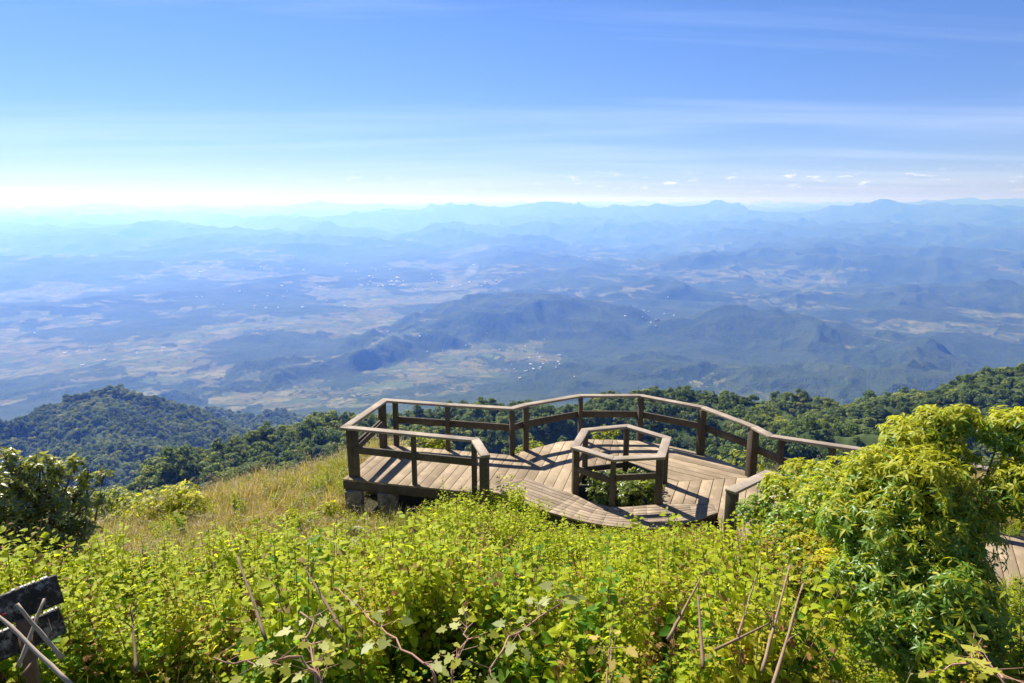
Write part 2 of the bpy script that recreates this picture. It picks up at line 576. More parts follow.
# a thin column of field smoke far down in the valley
sm = MB()
sp0 = at_range(464, 283, 12600)
sm.tube([(0, 0, -60), (25, 0, 40), (70, 0, 130), (140, 0, 230), (260, 0, 330)], [30, 45, 75, 110, 60], 12)
SM = bpy.data.materials.new('smoke')
SM.use_nodes = True
st_ = SM.node_tree
st_.nodes.remove(st_.nodes['Principled BSDF'])
sv = st_.nodes.new('ShaderNodeVolumeScatter')
sv.inputs['Color'].default_value = (0.95, 0.96, 1.0, 1)
sv.inputs['Density'].default_value = 0.0009
st_.links.new(sv.outputs[0], st_.nodes['Material Output'].inputs['Volume'])
smoke = sm.build('smoke', SM, smooth=True)
smoke.data.flip_normals()
smoke.location = tuple(sp0)
tag(smoke, 'thin pale column of smoke drifting up from the far valley floor', 'smoke', kind='stuff')
# ================================================================== WOOD
def wood(name, c1, c2, rot=0.0, rough=0.75, grain=1.0):
    m = NT(name)
    p = m.n('ShaderNodeMapping', {'Vector': m.obj(), 'Rotation': (0, 0, rot)}).outputs[0]
    isl = m.n('ShaderNodeNewGeometry').outputs['Random Per Island']
    off = m.n('ShaderNodeCombineXYZ', {0: m.math('MULTIPLY', isl, 37.0), 1: m.math('MULTIPLY', isl, 91.0), 2: 0.0}).outputs[0]
    p = m.n('ShaderNodeVectorMath', {0: p, 1: off}, operation='ADD').outputs[0]
    st = m.n('ShaderNodeMapping', {'Vector': p, 'Scale': (2.0, 60.0, 60.0)}).outputs[0]
    g = m.noise(st, 1.0, 6, 0.65, 0.4)
    blot = m.noise(p, 2.3, 5, 0.6)
    col = m.mix(m.rng(g, 0.3, 0.7), c1, c2)
    col = m.mix(m.rng(isl, 0.0, 1.0, 0.0, 0.72), col, tuple(0.62 * q for q in c1))
    col = m.mix(m.rng(blot, 0.48, 0.72, 0.0, 0.6), col, tuple(1.22 * q for q in c2))
    stain = m.noise(m.obj(), 1.1, 6, 0.65)
    col = m.mix(m.rng(stain, 0.50, 0.68, 0.0, 0.5), col, tuple(0.55 * q for q in c1))
    lich = m.noise(p, 9.0, 6, 0.7)
    col = m.mix(m.rng(lich, 0.62, 0.74, 0.0, 0.5), col, (0.30, 0.30, 0.25))
    m.set(m.bsdf.inputs['Base Color'], col)
    m.set(m.bsdf.inputs['Roughness'], m.rng(g, 0.2, 0.8, rough + 0.15, rough - 0.1))
    m.bsdf.inputs['Specular IOR Level'].default_value = 0.12
    m.set(m.bsdf.inputs['Normal'], m.bump(g, 0.5 * grain, 0.006))
    return m.m


PL1, PL2 = (0.27, 0.195, 0.115), (0.43, 0.33, 0.21)
CAP1, CAP2 = (0.25, 0.195, 0.14), (0.41, 0.335, 0.25)
PO1, PO2 = (0.072, 0.057, 0.038), (0.150, 0.120, 0.084)  # darker than the caps: backlit shade put into the wood colour


def clip(poly, nx, ny, c, keep_less):
    out = []
    n = len(poly)
    for i in range(n):
        a, b = poly[i], poly[(i + 1) % n]
        da, db = nx * a[0] + ny * a[1] - c, nx * b[0] + ny * b[1] - c
        if not keep_less: da, db = -da, -db
        if da <= 0: out.append(a)
        if (da < 0 < db) or (db < 0 < da):
            t = da / (da - db)
            out.append((a[0] + t * (b[0] - a[0]), a[1] + t * (b[1] - a[1])))
    return out


def area(p):
    return 0.5 * sum(p[i][0] * p[(i + 1) % len(p)][1] - p[(i + 1) % len(p)][0] * p[i][1] for i in range(len(p)))


def dedupe(p):
    o = []
    for q in p:
        if not o or math.dist(q, o[-1]) > 1e-4: o.append(q)
    if len(o) > 1 and math.dist(o[0], o[-1]) < 1e-4: o.pop()
    return o


def planks(name, poly, d, parent, wdt=0.215, gap=0.012, z1=0.0, th=0.04, phase=0.0):
    d = np.array(d, float); d /= np.linalg.norm(d)
    nx, ny = -d[1], d[0]
    off = [nx * p[0] + ny * p[1] for p in poly]
    b = MB()
    c = math.floor(min(off) / wdt) * wdt + phase
    k = 0
    while c < max(off):
        q = clip(clip(poly, nx, ny, c + wdt - gap, True), nx, ny, c, False)
        q = dedupe(q)
        if len(q) >= 3 and abs(area(q)) > 0.002:
            if area(q) < 0: q = q[::-1]
            dz = random.uniform(-0.003, 0.003)
            b.prism(q, z1 - th + dz, z1 + dz)
        c += wdt
    m = wood(name + '_wood', PL1, PL2, -math.atan2(d[1], d[0]))
    return b.build(name, m, parent, bevel=0.004)


cap_wood = wood('rail_cap_wood', CAP1, CAP2)
post_wood = wood('post_wood', PO1, PO2)
HEX = [(1.20, 12.30), (1.49, 13.27), (2.39, 13.53), (3.06, 12.80), (2.73, 11.81), (1.84, 11.70)]

deck = empty('viewing_deck', (0.9, 13.0, 0))
tag(deck, 'brown timber viewing deck of fanned boards at the edge of the drop', 'deck')


def under(o, parent):
    """parent while keeping world coordinates"""
    o.parent = parent
    o.matrix_parent_inverse = Matrix.Translation(parent.location).inverted()
    return o


S1 = [(-3.42, 12.97), (-0.62, 12.30), (-0.30, 12.72), (0.26, 13.02), (1.20, 12.22), HEX[0], HEX[1], HEX[2], (2.46, 15.27), (1.83, 15.30),
      (1.12, 15.14), (0.34, 14.60), (0.0, 14.28), (-1.42, 14.60), (-2.94, 14.93)]
S3 = [HEX[2], HEX[3], (5.0, 13.10), (4.97, 13.42), (4.26, 14.38), (3.55, 14.92), (3.02, 15.20), (2.47, 15.27)]
S4 = [HEX[3], HEX[4], (3.74, 11.82), (3.70, 11.40), (3.42, 10.06), (3.55, 9.98), (4.29, 10.66), (4.60, 10.48), (5.52, 12.28), (5.0, 12.55), (5.0, 13.09)]
for q, d, ph in ((S1, (0.25, 0.97), 0.0), (S3, (0.80, -0.60), 0.05), (S4, (0.36, 0.93), 0.02)):
    under(planks('deck_boards', q, d, deck, phase=ph), deck)
# border strip: boards laid lengthwise round the front
inn = [(0.27, 13.01), (1.21, 12.20), (1.80, 11.68), (2.73, 11.78), (3.73, 11.81)]
out = [(-0.52, 12.52), (0.15, 11.94), (0.95, 11.22), (2.05, 10.86), (3.00, 10.95), (3.70, 11.50)]
inn = [(-0.26, 12.70)] + inn[0:1] + inn[1:]
out = [(-0.56, 12.46), (-0.10, 12.14), (0.66, 11.46), (1.56, 10.96), (2.62, 10.86), (3.70, 11.42)]


def smooth_line(P, k=4):
    Q = [np.array(P[0])] + [np.array(p) for p in P] + [np.array(P[-1])]
    o = []
    for i in range(1, len(Q) - 2):
        for f in np.linspace(0, 1, k + 1)[:-1]:
            o.append(tuple(0.5 * (2 * Q[i] + (Q[i + 1] - Q[i - 1]) * f + (2 * Q[i - 1] - 5 * Q[i] + 4 * Q[i + 1] - Q[i + 2]) * f * f + (3 * Q[i] - Q[i - 1] - 3 * Q[i + 1] + Q[i + 2]) * f ** 3)))
    return o + [tuple(P[-1])]


inn = inn[:2] + smooth_line(inn[2:])
out = out[:2] + smooth_line(out[2:])
b = MB()
NS = 8
for i in range(len(inn) - 1):
    for k in range(NS):
        f0, f1 = k / NS, (k + 1) / NS - 0.012
        g = lambda P, Q, f: (P[0] + (Q[0] - P[0]) * f, P[1] + (Q[1] - P[1]) * f)
        q = [g(out[i], inn[i], f0), g(out[i + 1], inn[i + 1], f0), g(out[i + 1], inn[i + 1], f1), g(out[i], inn[i], f1)]
        cx_, cy_ = sum(p[0] for p in q) / 4, sum(p[1] for p in q) / 4
        q = [(cx_ + (p[0] - cx_) * 0.9985, cy_ + (p[1] - cy_) * 0.9985) for p in q]
        if area(q) < 0: q = q[::-1]
        if abs(area(q)) > 0.001:
            dz = random.uniform(-0.002, 0.002)
            b.prism(q, 0.012 - 0.04 + dz, 0.012 + dz)
under(b.build('border_boards', wood('border_wood', (0.26, 0.19, 0.125), (0.40, 0.31, 0.21), 0.3), deck, bevel=0.004), deck)
# edge beams and joists below the boards
b = MB()
edge = [(-3.40, 12.99), (-0.60, 12.32)]
b.bar((-3.42, 12.99, -0.13), (-0.58, 12.31, -0.13), 0.05, 0.17)
b.bar((-3.39, 13.02, -0.13), (-2.92, 14.90, -0.13), 0.05, 0.17)
ring = [(-2.90, 14.89), (-1.42, 14.56), (0.0, 14.24), (0.34, 14.56), (1.12, 15.10), (1.83, 15.26), (3.02, 15.16), (3.55, 14.88), (4.24, 14.34), (4.94, 13.40)]
for a_, c_ in zip(ring[:-1], ring[1:]): b.bar((*a_, -0.135), (*c_, -0.135), 0.05, 0.17)
fo = [(p[0] + 0.02, p[1] + 0.04) for p in out]
for a_, c_ in zip(fo[:-1], fo[1:]): b.bar((*a_, -0.13), (*c_, -0.13), 0.05, 0.18)
b.bar((-3.0, 13.4, -0.14), (0.2, 12.95, -0.14), 0.08, 0.17)
b.bar((-2.9, 14.2, -0.14), (0.3, 13.9, -0.14), 0.08, 0.17)
under(b.build('edge_beam', post_wood, deck, bevel=0.004), deck)
PM = NT('pier_block')
pp = PM.obj()
PM.set(PM.bsdf.inputs['Base Color'], PM.mix(PM.rng(PM.noise(pp, 7, 6, 0.7), 0.35, 0.65), (0.10, 0.085, 0.07), (0.30, 0.27, 0.23)))
PM.bsdf.inputs['Roughness'].default_value = 0.95
PM.set(PM.bsdf.inputs['Normal'], PM.bump(PM.noise(pp, 18, 5, 0.7), 0.6, 0.02))
for x, y, s in ((-3.22, 13.02, 0.17), (-2.52, 12.93, 0.19), (-3.06, 14.2, 0.17), (-2.96, 14.75, 0.16), (-1.0, 12.6, 0.17), (1.0, 11.7, 0.17), (2.6, 11.25, 0.17), (0.2, 14.2, 0.17), (2.4, 15.0, 0.17), (4.4, 13.9, 0.17)):
    b = MB()
    b.box((x, y, -0.80), (s, 0.02, 0), (-0.02, s, 0), (0, 0, 0.575))
    b.box((x, y, -1.15), (s + 0.05, 0.02, 0), (-0.02, s + 0.05, 0), (0, 0, 0.26))
    under(b.build('pier', PM.m, deck, bevel=0.015), deck)


# ------------------------------------------------------------------ railings
def post(parent, x, y, ztop, s=0.10, z0=-0.22, rot=0.0, lean=(0, 0)):
    b = MB()
    c, n = math.cos(rot) * s / 2, math.sin(rot) * s / 2
    b.box((x, y, (z0 + ztop) / 2), (c, n, 0), (-n, c, 0), (lean[0] / 2, lean[1] / 2, (ztop - z0) / 2))
    return under(b.build('post', post_wood, parent, bevel=0.006), parent)


def cap(parent, pts, wdt=0.17, th=0.048, closed=False):
    """flat handrail boards mitred where they meet, one part per length"""
    n = len(pts)
    P = [np.array(p, float) for p in pts]

    def seg(i): return P[(i + 1) % n] - P[i % n]

    def nrm(v):
        q = np.array([-v[1], v[0]]); return q / np.linalg.norm(q)
    for i in range(n if closed else n - 1):
        a, c = P[i], P[(i + 1) % n]
        na = nrm(seg(i)[:2])
        m0 = na if (i == 0 and not closed) else nrm(seg((i - 1) % n)[:2]) + na
        m1 = na if (i == n - 2 and not closed) else nrm(seg((i + 1) % n)[:2]) + na
        m0 = m0 / np.dot(m0, na); m1 = m1 / np.dot(m1, na)
        e = (c - a)[:2] / np.linalg.norm((c - a)[:2]) * 0.0015
        V = []
        for q, mm, sg in ((a, m0, 1), (c, m1, -1)):
            for sd in (-1, 1):
                xy = q[:2] + mm * sd * wdt / 2 + e * sg
                for dz in (-th, 0): V.append((xy[0], xy[1], q[2] + dz))
        b = MB()
        b.add(V, [(0, 1, 3, 2), (4, 6, 7, 5), (0, 4, 5, 1), (2, 3, 7, 6), (1, 5, 7, 3), (0, 2, 6, 4)])
        d = c - a
        o = b.build('handrail', cap_wood_for(math.atan2(d[1], d[0])), parent, bevel=0.006)
        under(o, parent)


_cw = {}


def cap_wood_for(ang):
    k = round(ang / 0.35)
    if k not in _cw:
        _cw[k] = wood('rail_cap_wood', CAP1, CAP2, -k * 0.35)
    return _cw[k]


def midrail(parent, a, c, z=0.60, ht=0.15, th=0.045, z2=None):
    b = MB()
    b.bar((a[0], a[1], z), (c[0], c[1], z if z2 is None else z2), th, ht)
    d = (c[0] - a[0], c[1] - a[1])
    return under(b.build('mid_rail', post_wood, parent, bevel=0.005), parent)


H = 1.07
rail = empty('deck_railing', (-0.6, 14.4, 0))
tag(rail, 'long dark timber railing with flat cap running round the open edge of the deck', 'railing')
chain = [(-0.47, 11.52), (-0.70, 12.37), (-3.36, 13.10), (-2.90, 15.00), (-1.45, 14.64), (0.0, 14.36), (0.29, 14.62), (1.60, 15.36), (3.0, 15.36), (4.21, 14.44), (4.88, 13.12), (5.02, 12.58), (6.53, 11.79), (8.24, 10.86), (10.2, 9.8)]
cap(rail, [(x, y, H) for x, y in chain])
zt = H - 0.05
for x, y, s, ln in ((-0.50, 11.62, 0.15, (0, 0)), (-0.72, 12.28, 0.09, (0, 0)), (-1.93, 12.70, 0.085, (0, 0)), (-3.27, 13.14, 0.12, (-0.02, 0)), (-3.16, 13.08, 0.10, (0, 0)),
                    (-2.94, 14.82, 0.14, (0, 0)), (-2.66, 14.93, 0.10, (0, 0)), (-1.44, 14.60, 0.085, (0, 0)), (0.0, 14.31, 0.10, (0, 0)), (0.31, 14.60, 0.12, (0, 0)),
                    (1.60, 15.29, 0.09, (0, 0)), (3.0, 15.28, 0.11, (0, 0)), (4.19, 14.38, 0.14, (0, 0)), (4.88, 13.12, 0.16, (0, 0)), (5.20, 12.50, 0.09, (0, 0)),
                    (5.98, 12.05, 0.09, (0, 0)), (6.9, 11.57, 0.09, (0, 0)), (8.24, 10.84, 0.10, (0, 0)), (9.5, 10.15, 0.10, (0, 0))):
    post(rail, x, y, zt, s, z0=-0.75 if y < 12.0 and x < 0 else -0.26, rot=0.3 if x > 3.5 else 0.24 if x > -0.2 else -0.25, lean=ln)
mr = [((-3.12, 13.02), (-0.66, 12.34), 0.60), ((-2.70, 14.98), (-1.46, 14.70), 0.60), ((-1.42, 14.69), (0.02, 14.38), 0.60), ((0.04, 14.40), (0.28, 14.66), 0.60),
      ((0.33, 14.68), (1.58, 15.38), 0.60), ((1.62, 15.38), (2.98, 15.36), 0.60), ((3.04, 15.34), (4.18, 14.50), 0.60), ((4.27, 14.40), (4.95, 13.22), 0.60),
      ((4.97, 13.10), (5.22, 12.60), 0.58), ((5.22, 12.58), (6.5, 11.89), 0.55), ((6.54, 11.87), (8.26, 10.92), 0.55), ((8.28, 10.9), (10.2, 9.88), 0.55)]
for a_, c_, z_ in mr: midrail(rail, a_, c_, z_)
midrail(rail, (-3.24, 13.20), (-2.97, 14.74), 0.62, 0.10)
midrail(rail, (-3.18, 13.20), (-2.90, 14.72), 0.55, 0.13, 0.03, 0.60)

hexr = empty('planter_railing', (2.1, 12.6, 0))
tag(hexr, 'low hexagonal timber railing round the leafy opening in the deck', 'railing')
hc = (sum(p[0] for p in HEX) / 6, sum(p[1] for p in HEX) / 6)
cap(hexr, [(x, y, 0.95) for x, y in HEX], 0.165, 0.05, True)
for i, s in enumerate((0.12, 0.10, 0.09, 0.10, 0.13, 0.075)):
    x, y = HEX[i]
    post(hexr, x + 0.02 * (hc[0] - x), y + 0.02 * (hc[1] - y), 0.90, s, rot=0.2 + i * 1.047)
for i, z in ((0, 0.10), (1, 0.08), (2, 0.10), (4, 0.56), (5, 0.50)):
    a_, c_ = HEX[i], HEX[(i + 1) % 6]
    g = lambda P, Q, f: (P[0] + (Q[0] - P[0]) * f, P[1] + (Q[1] - P[1]) * f)
    midrail(hexr, g(a_, c_, 0.06), g(a_, c_, 0.94), z, 0.12, 0.04)
midrail(hexr, g(HEX[0], HEX[1], 0.06), g(HEX[0], HEX[1], 0.94), 0.52, 0.10, 0.04)

inr = empty('walkway_railing', (4.2, 10.6, 0))
tag(inr, 'short pale capped railing bent in a V where the shrubs meet the deck', 'railing')
ic = [(3.43, 10.02), (4.29, 10.74), (4.66, 10.50), (5.5, 10.0)]
cap(inr, [(x, y, H) for x, y in ic], 0.19)
for x, y, s in ((3.49, 10.09, 0.15), (4.27, 10.68, 0.10), (4.70, 10.46, 0.09), (5.44, 9.98, 0.1)): post(inr, x, y, zt, s, z0=-0.4, rot=0.7)
for a_, c_ in (((3.56, 10.06), (4.24, 10.62)), ((4.74, 10.38), (5.42, 9.96))): midrail(inr, a_, c_, 0.5)

walk = empty('boardwalk', (7.2, 10.0, 0))
tag(walk, 'grey brown boardwalk leading off the deck behind the big bright shrub', 'boardwalk')
W1 = [(4.61, 10.47), (7.7, 8.60), (9.0, 7.55), (11.5, 6.0), (12.4, 7.6), (9.6, 9.9), (5.53, 12.28)]
under(planks('walkway_boards', W1, (0.5, 0.87), walk, wdt=0.22), walk)
b = MB()
for a_, c_ in zip(W1[:3], W1[1:4]): b.bar((a_[0], a_[1] + 0.04, -0.13), (c_[0], c_[1] + 0.04, -0.13), 0.05, 0.17)
b.bar((5.5, 12.2, -0.13), (9.6, 9.84, -0.13), 0.05, 0.17)
under(b.build('edge_beam', post_wood, walk, bevel=0.004), walk)
# ================================================================== LEAVES
def leaf_mat(name, cols, trans, tcol, rough=0.45, spec=0.4, inst=True, dry=None):
    """cols: two greens mixed leaf by leaf; tcol: colour of the light that comes through"""
    m = NT(name)
    isl = m.n('ShaderNodeNewGeometry').outputs['Random Per Island']
    rn = m.n('ShaderNodeObjectInfo').outputs['Random']
    f = m.math('FRACT', m.math('ADD', isl, m.math('MULTIPLY', rn, 3.7))) if inst else isl
    col = m.mix(f, cols[0], cols[1])
    f2 = m.math('FRACT', m.math('MULTIPLY', f, 7.31))
    tc = m.mix(f2, tcol, tuple(0.72 * q for q in tcol))
    if dry:
        lim, dc = dry
        k = m.math('GREATER_THAN', m.math('FRACT', m.math('MULTIPLY', f, 13.7)), 1 - lim)
        col = m.mix(k, col, dc); tc = m.mix(k, tc, dc)
    m.set(m.bsdf.inputs['Base Color'], col)
    m.bsdf.inputs['Roughness'].default_value = rough
    m.bsdf.inputs['Specular IOR Level'].default_value = spec
    tr = m.n('ShaderNodeBsdfTranslucent', {'Color': tc})
    mx = m.n('ShaderNodeMixShader', {0: trans, 1: m.bsdf.outputs[0], 2: tr.outputs[0]})
    m.t.links.new(mx.outputs[0], m.out.inputs[0])
    return m.m


def ovate(wd=0.55, fold=0.10, droop=0.15):
    V = np.array([(0, 0, 0), (0.36, wd / 2, fold), (0.36, -wd / 2, fold), (0.42, 0, 0), (0.75, wd * 0.3, fold * 0.4 - droop * 0.4), (0.75, -wd * 0.3, fold * 0.4 - droop * 0.4), (1, 0, -droop), (0.74, 0, -droop * 0.5)], float)
    return V, [np.array([(0, 3, 1), (0, 2, 3), (7, 6, 4), (7, 5, 6)]), np.array([(3, 7, 4, 1), (3, 2, 5, 7)])]


def lance(wd=0.22, droop=0.35, fold=0.04):
    V = np.array([(0, 0, 0), (0.3, wd / 2, fold - droop * 0.08), (0.3, -wd / 2, fold - droop * 0.08), (0.3, 0, -droop * 0.08),
                  (0.65, wd * 0.42, fold - droop * 0.4), (0.65, -wd * 0.42, fold - droop * 0.4), (0.65, 0, -droop * 0.4), (1, 0, -droop)], float)
    return V, [np.array([(0, 3, 1), (0, 2, 3), (6, 7, 4), (6, 5, 7)]), np.array([(3, 6, 4, 1), (3, 2, 5, 6)])]


def lobed(cup=0.12):
    a = np.radians([-150, -125, -95, -70, -48, -28, 0, 28, 48, 70, 95, 125, 150])
    r = np.array([0.30, 0.48, 0.30, 0.62, 0.42, 0.66, 1.0, 0.66, 0.42, 0.62, 0.30, 0.48, 0.30]) * 0.62
    V = [(0.0, 0, 0)] + [(0.0 + q * math.cos(t), q * math.sin(t), cup * q * q * 2 - 0.15 * max(0, q * math.cos(t)) ** 2) for q, t in zip(r, a)]
    n = len(a)
    return np.array(V, float) + np.array([0.2, 0, 0]), [np.array([(0, i + 1, i + 2) for i in range(n - 1)])]


def unit(v):
    return v / (np.linalg.norm(v, axis=-1, keepdims=True) + 1e-9)


def leaves(tpl, P, D, U, size):
    """copies of a leaf template: base points P, directions D, upward sides U"""
    V, F = tpl
    D = unit(D); Yv = unit(np.cross(U, D)); Zv = np.cross(D, Yv)
    M = np.stack([D, Yv, Zv], 1) * np.asarray(size).reshape(-1, 1, 1)
    W = np.einsum('vk,nkj->nvj', V, M) + P[:, None, :]
    n, k = len(P), len(V)
    off = (np.arange(n) * k)[:, None, None]
    return W.reshape(-1, 3), [(f[None] + off).reshape(-1, f.shape[1]) for f in F]


def join(parts):
    Vs, Fs, n = [], {}, 0
    for V, F in parts:
        Vs.append(V)
        for f in (F if isinstance(F, list) else [F]):
            Fs.setdefault(f.shape[1], []).append(f + n)
        n += len(V)
    return np.concatenate(Vs), [np.concatenate(q) for q in Fs.values()]


def mb_np(mb):
    return np.concatenate(mb.v), [np.array(q) for q in mb.f.values()]


PROTO = {}


def proto(colname, name, meshes_mats):
    """prototype kept in an unlinked collection for scattering; meshes_mats: [(V,F,mat)]"""
    c = PROTO.get(colname)
    if c is None:
        c = PROTO[colname] = bpy.data.collections.new(colname)
    V, F = join([(v, f) for v, f, _ in meshes_mats])
    me = bpy.data.meshes.new(name)
    # rebuild with material slots, mesh by mesh
    Vs, Fl, mi, n = [], [], [], 0
    for k, (v, f, m) in enumerate(meshes_mats):
        for q in (f if isinstance(f, list) else [f]):
            Fl.append(q + n); mi.append(np.full(len(q), k))
        Vs.append(v); n += len(v)
    me = mesh_np(name, np.concatenate(Vs), Fl)
    for _, _, m in meshes_mats: me.materials.append(m)
    if len(me.polygons) == sum(len(q) for q in mi):
        me.polygons.foreach_set('material_index', np.concatenate(mi).astype(np.int32))
    o = bpy.data.objects.new('%s_%03d' % (name, len(c.objects)), me)
    c.objects.link(o)
    return o


def scatter(name, colname, P, rot, scl, idx):
    """one stuff object: prototypes set out on points by geometry nodes"""
    me = bpy.data.meshes.new(name)
    me.vertices.add(len(P))
    me.vertices.foreach_set('co', np.asarray(P, np.float32).ravel())
    a = me.attributes.new('rot', 'FLOAT_VECTOR', 'POINT'); a.data.foreach_set('vector', np.asarray(rot, np.float32).ravel())
    a = me.attributes.new('scl', 'FLOAT', 'POINT'); a.data.foreach_set('value', np.asarray(scl, np.float32).ravel())
    a = me.attributes.new('pick', 'INT', 'POINT'); a.data.foreach_set('value', np.asarray(idx, np.int32).ravel())
    o = add_ob(name, me)
    g = bpy.data.node_groups.new(name + '_scatter', 'GeometryNodeTree')
    g.interface.new_socket('Geometry', in_out='INPUT', socket_type='NodeSocketGeometry')
    g.interface.new_socket('Geometry', in_out='OUTPUT', socket_type='NodeSocketGeometry')
    nin, nout = g.nodes.new('NodeGroupInput'), g.nodes.new('NodeGroupOutput')
    ci = g.nodes.new('GeometryNodeCollectionInfo')
    ci.inputs['Collection'].default_value = PROTO[colname]
    ci.inputs['Separate Children'].default_value = True
    ci.inputs['Reset Children'].default_value = True
    ip = g.nodes.new('GeometryNodeInstanceOnPoints')
    ip.inputs['Pick Instance'].default_value = True

    def na(nm, ty):
        n = g.nodes.new('GeometryNodeInputNamedAttribute'); n.data_type = ty
        n.inputs['Name'].default_value = nm
        return n.outputs[0]
    l = g.links.new
    l(nin.outputs[0], ip.inputs['Points']); l(ci.outputs[0], ip.inputs['Instance'])
    l(na('pick', 'INT'), ip.inputs['Instance Index'])
    e2r = g.nodes.new('FunctionNodeEulerToRotation')
    l(na('rot', 'FLOAT_VECTOR'), e2r.inputs[0]); l(e2r.outputs[0], ip.inputs['Rotation'])
    l(na('scl', 'FLOAT'), ip.inputs['Scale'])
    l(ip.outputs[0], nout.inputs[0])
    md = o.modifiers.new('scatter', 'NODES'); md.node_group = g
    return o


# ================================================================== FOREST
def crown_mesh(seed, n=150, lumps=6, tall=1.0):
    """unit crown about 1 wide: clumps of leafy tufts over several lumps, with gaps"""
    g = np.random.default_rng(seed)
    parts = []
    cs = [np.array([0, 0, 0.62 * tall])] + [np.array([0.28 * math.cos(a) * g.uniform(.6, 1.1), 0.28 * math.sin(a) * g.uniform(.6, 1.1), tall * g.uniform(0.34, 0.62)]) for a in np.linspace(0, 6.28, lumps, endpoint=False) + g.uniform(0, 1)]
    for c in cs:
        rad = g.uniform(0.20, 0.30)
        k = n // len(cs)
        d = unit(g.normal(size=(k, 3)) + np.array([0, 0, 0.35]))
        P = c + d * rad * g.uniform(0.75, 1.12, (k, 1)) * np.array([1, 1, 0.85])
        D = unit(np.cross(d, g.normal(size=(k, 3))))
        V, F = ovate(0.9, 0.1, 0.25)
        parts.append(leaves((V - np.array([0.5, 0, 0]), F), P, D, d + 0.25 * g.normal(size=(k, 3)), g.uniform(0.13, 0.23, k)))
    return join(parts)


crown_cols = [((0.072, 0.115, 0.020), (0.125, 0.168, 0.030)), ((0.120, 0.158, 0.024), (0.190, 0.220, 0.036)), ((0.185, 0.215, 0.028), (0.270, 0.285, 0.040))]
crown_mats = [leaf_mat('crown_leaves_%s' % n, c, 0.32, tuple(2.0 * q for q in c[1]), 0.6, 0.15) for n, c in zip(('dark', 'mid', 'light'), crown_cols)]
BM = NT('bark')
BM.set(BM.bsdf.inputs['Base Color'], BM.mix(BM.noise(BM.obj(), 14, 4), (0.06, 0.045, 0.032), (0.17, 0.13, 0.095)))
BM.bsdf.inputs['Roughness'].default_value = 0.9
bark = BM.m
for k in range(12):
    proto('forest_crowns', 'crown', [(*crown_mesh(50 + k, (150, 190, 120, 170)[k % 4], 4 + k % 5, (0.8, 1.05, 1.35, 0.95, 1.6)[k % 5]), crown_mats[(0, 1, 0, 1, 0, 1, 2, 0, 1, 0, 1, 2)[k]])])


def forest_points(r0, r1, az0, az1, sp, seed, power=1.0):
    g = np.random.default_rng(seed)
    n = int(0.5 * (r1 ** 2 - r0 ** 2) * math.radians(az1 - az0) / sp ** 2)
    r = np.sqrt(g.uniform(r0 ** 2, r1 ** 2, n)); a = np.radians(g.uniform(az0, az1, n))
    return np.stack([r * np.sin(a), r * np.cos(a)], 1)


pts = [forest_points(230, 900, -46, 46, 5.0, 1), forest_points(900, 1500, 5, 46, 7.5, 5), forest_points(900, 2150, -46, -10, 7.2, 2), forest_points(2150, 3000, -40, -8, 11, 3)]
P2 = np.concatenate(pts)
sz = np.concatenate([np.full(len(p), s) for p, s in zip(pts, (6.2, 10, 8.5, 11))])
zz = height(P2[:, 0], P2[:, 1])
# drop what the photo cannot show: behind the shoulder of the hillside or far outside the view
dep = np.degrees(np.arctan2(CAM_Z - zz - 8, np.hypot(P2[:, 0], P2[:, 1])))
ok = dep < 27
P2, zz, sz, dep = P2[ok], zz[ok], sz[ok], dep[ok]
g = np.random.default_rng(11)
sz = sz * np.clip(g.lognormal(0, 0.28, len(sz)), 0.5, 1.7)
# stands of lighter and darker trees
tone = fbm(P2[:, 0], P2[:, 1], 160, 3) + 0.5 * g.normal(size=len(sz))
dark_i, mid_i, light_i = [0, 2, 4, 7, 9], [1, 3, 5, 8, 10], [6, 11]
pick = np.where(tone < -0.1, g.choice(dark_i, len(sz)), np.where(tone < 0.75, g.choice(mid_i, len(sz)), g.choice(light_i, len(sz))))
# the largest in the photo are trees of their own, the rest is the wood
rr = np.hypot(P2[:, 0], P2[:, 1])
pxx = 512 + 683 * P2[:, 0] / (P2[:, 1] * math.cos(PITCH) + (CAM_Z - zz) * math.sin(PITCH))
score = sz / rr
vis = (pxx > 0) & (pxx < 1024) & (rr > 400) & (dep < 21.5)
order = np.argsort(-np.where(vis, score, 0))
single = np.zeros(len(sz), bool); single[order[:140]] = True
rz = g.uniform(0, 6.28, len(sz))
fo_ = ~single
scatter_forest = scatter('forest', 'forest_crowns', np.stack([P2[fo_, 0], P2[fo_, 1], zz[fo_] - 0.12 * sz[fo_]], 1), np.stack([g.uniform(-.08, .08, fo_.sum()), g.uniform(-.08, .08, fo_.sum()), rz[fo_]], 1), sz[fo_], pick[fo_])
tag(scatter_forest, 'dense dark green forest of rounded crowns over the near ridges and hill', 'forest', kind='stuff')
tb = MB()
tb.tube([(0, 0, -0.25), (0.01, 0, 0.2), (0.0, 0.02, 0.55)], [0.035, 0.028, 0.012], 6)
trunk_me = None
kinds = ('dark green round crowned tree in the wood on the ridge beyond the deck', 'mid green leafy tree in the wood on the ridge beyond the deck', 'pale yellow green tree in the wood on the ridge beyond the deck')
crown_of = list(PROTO['forest_crowns'].objects)
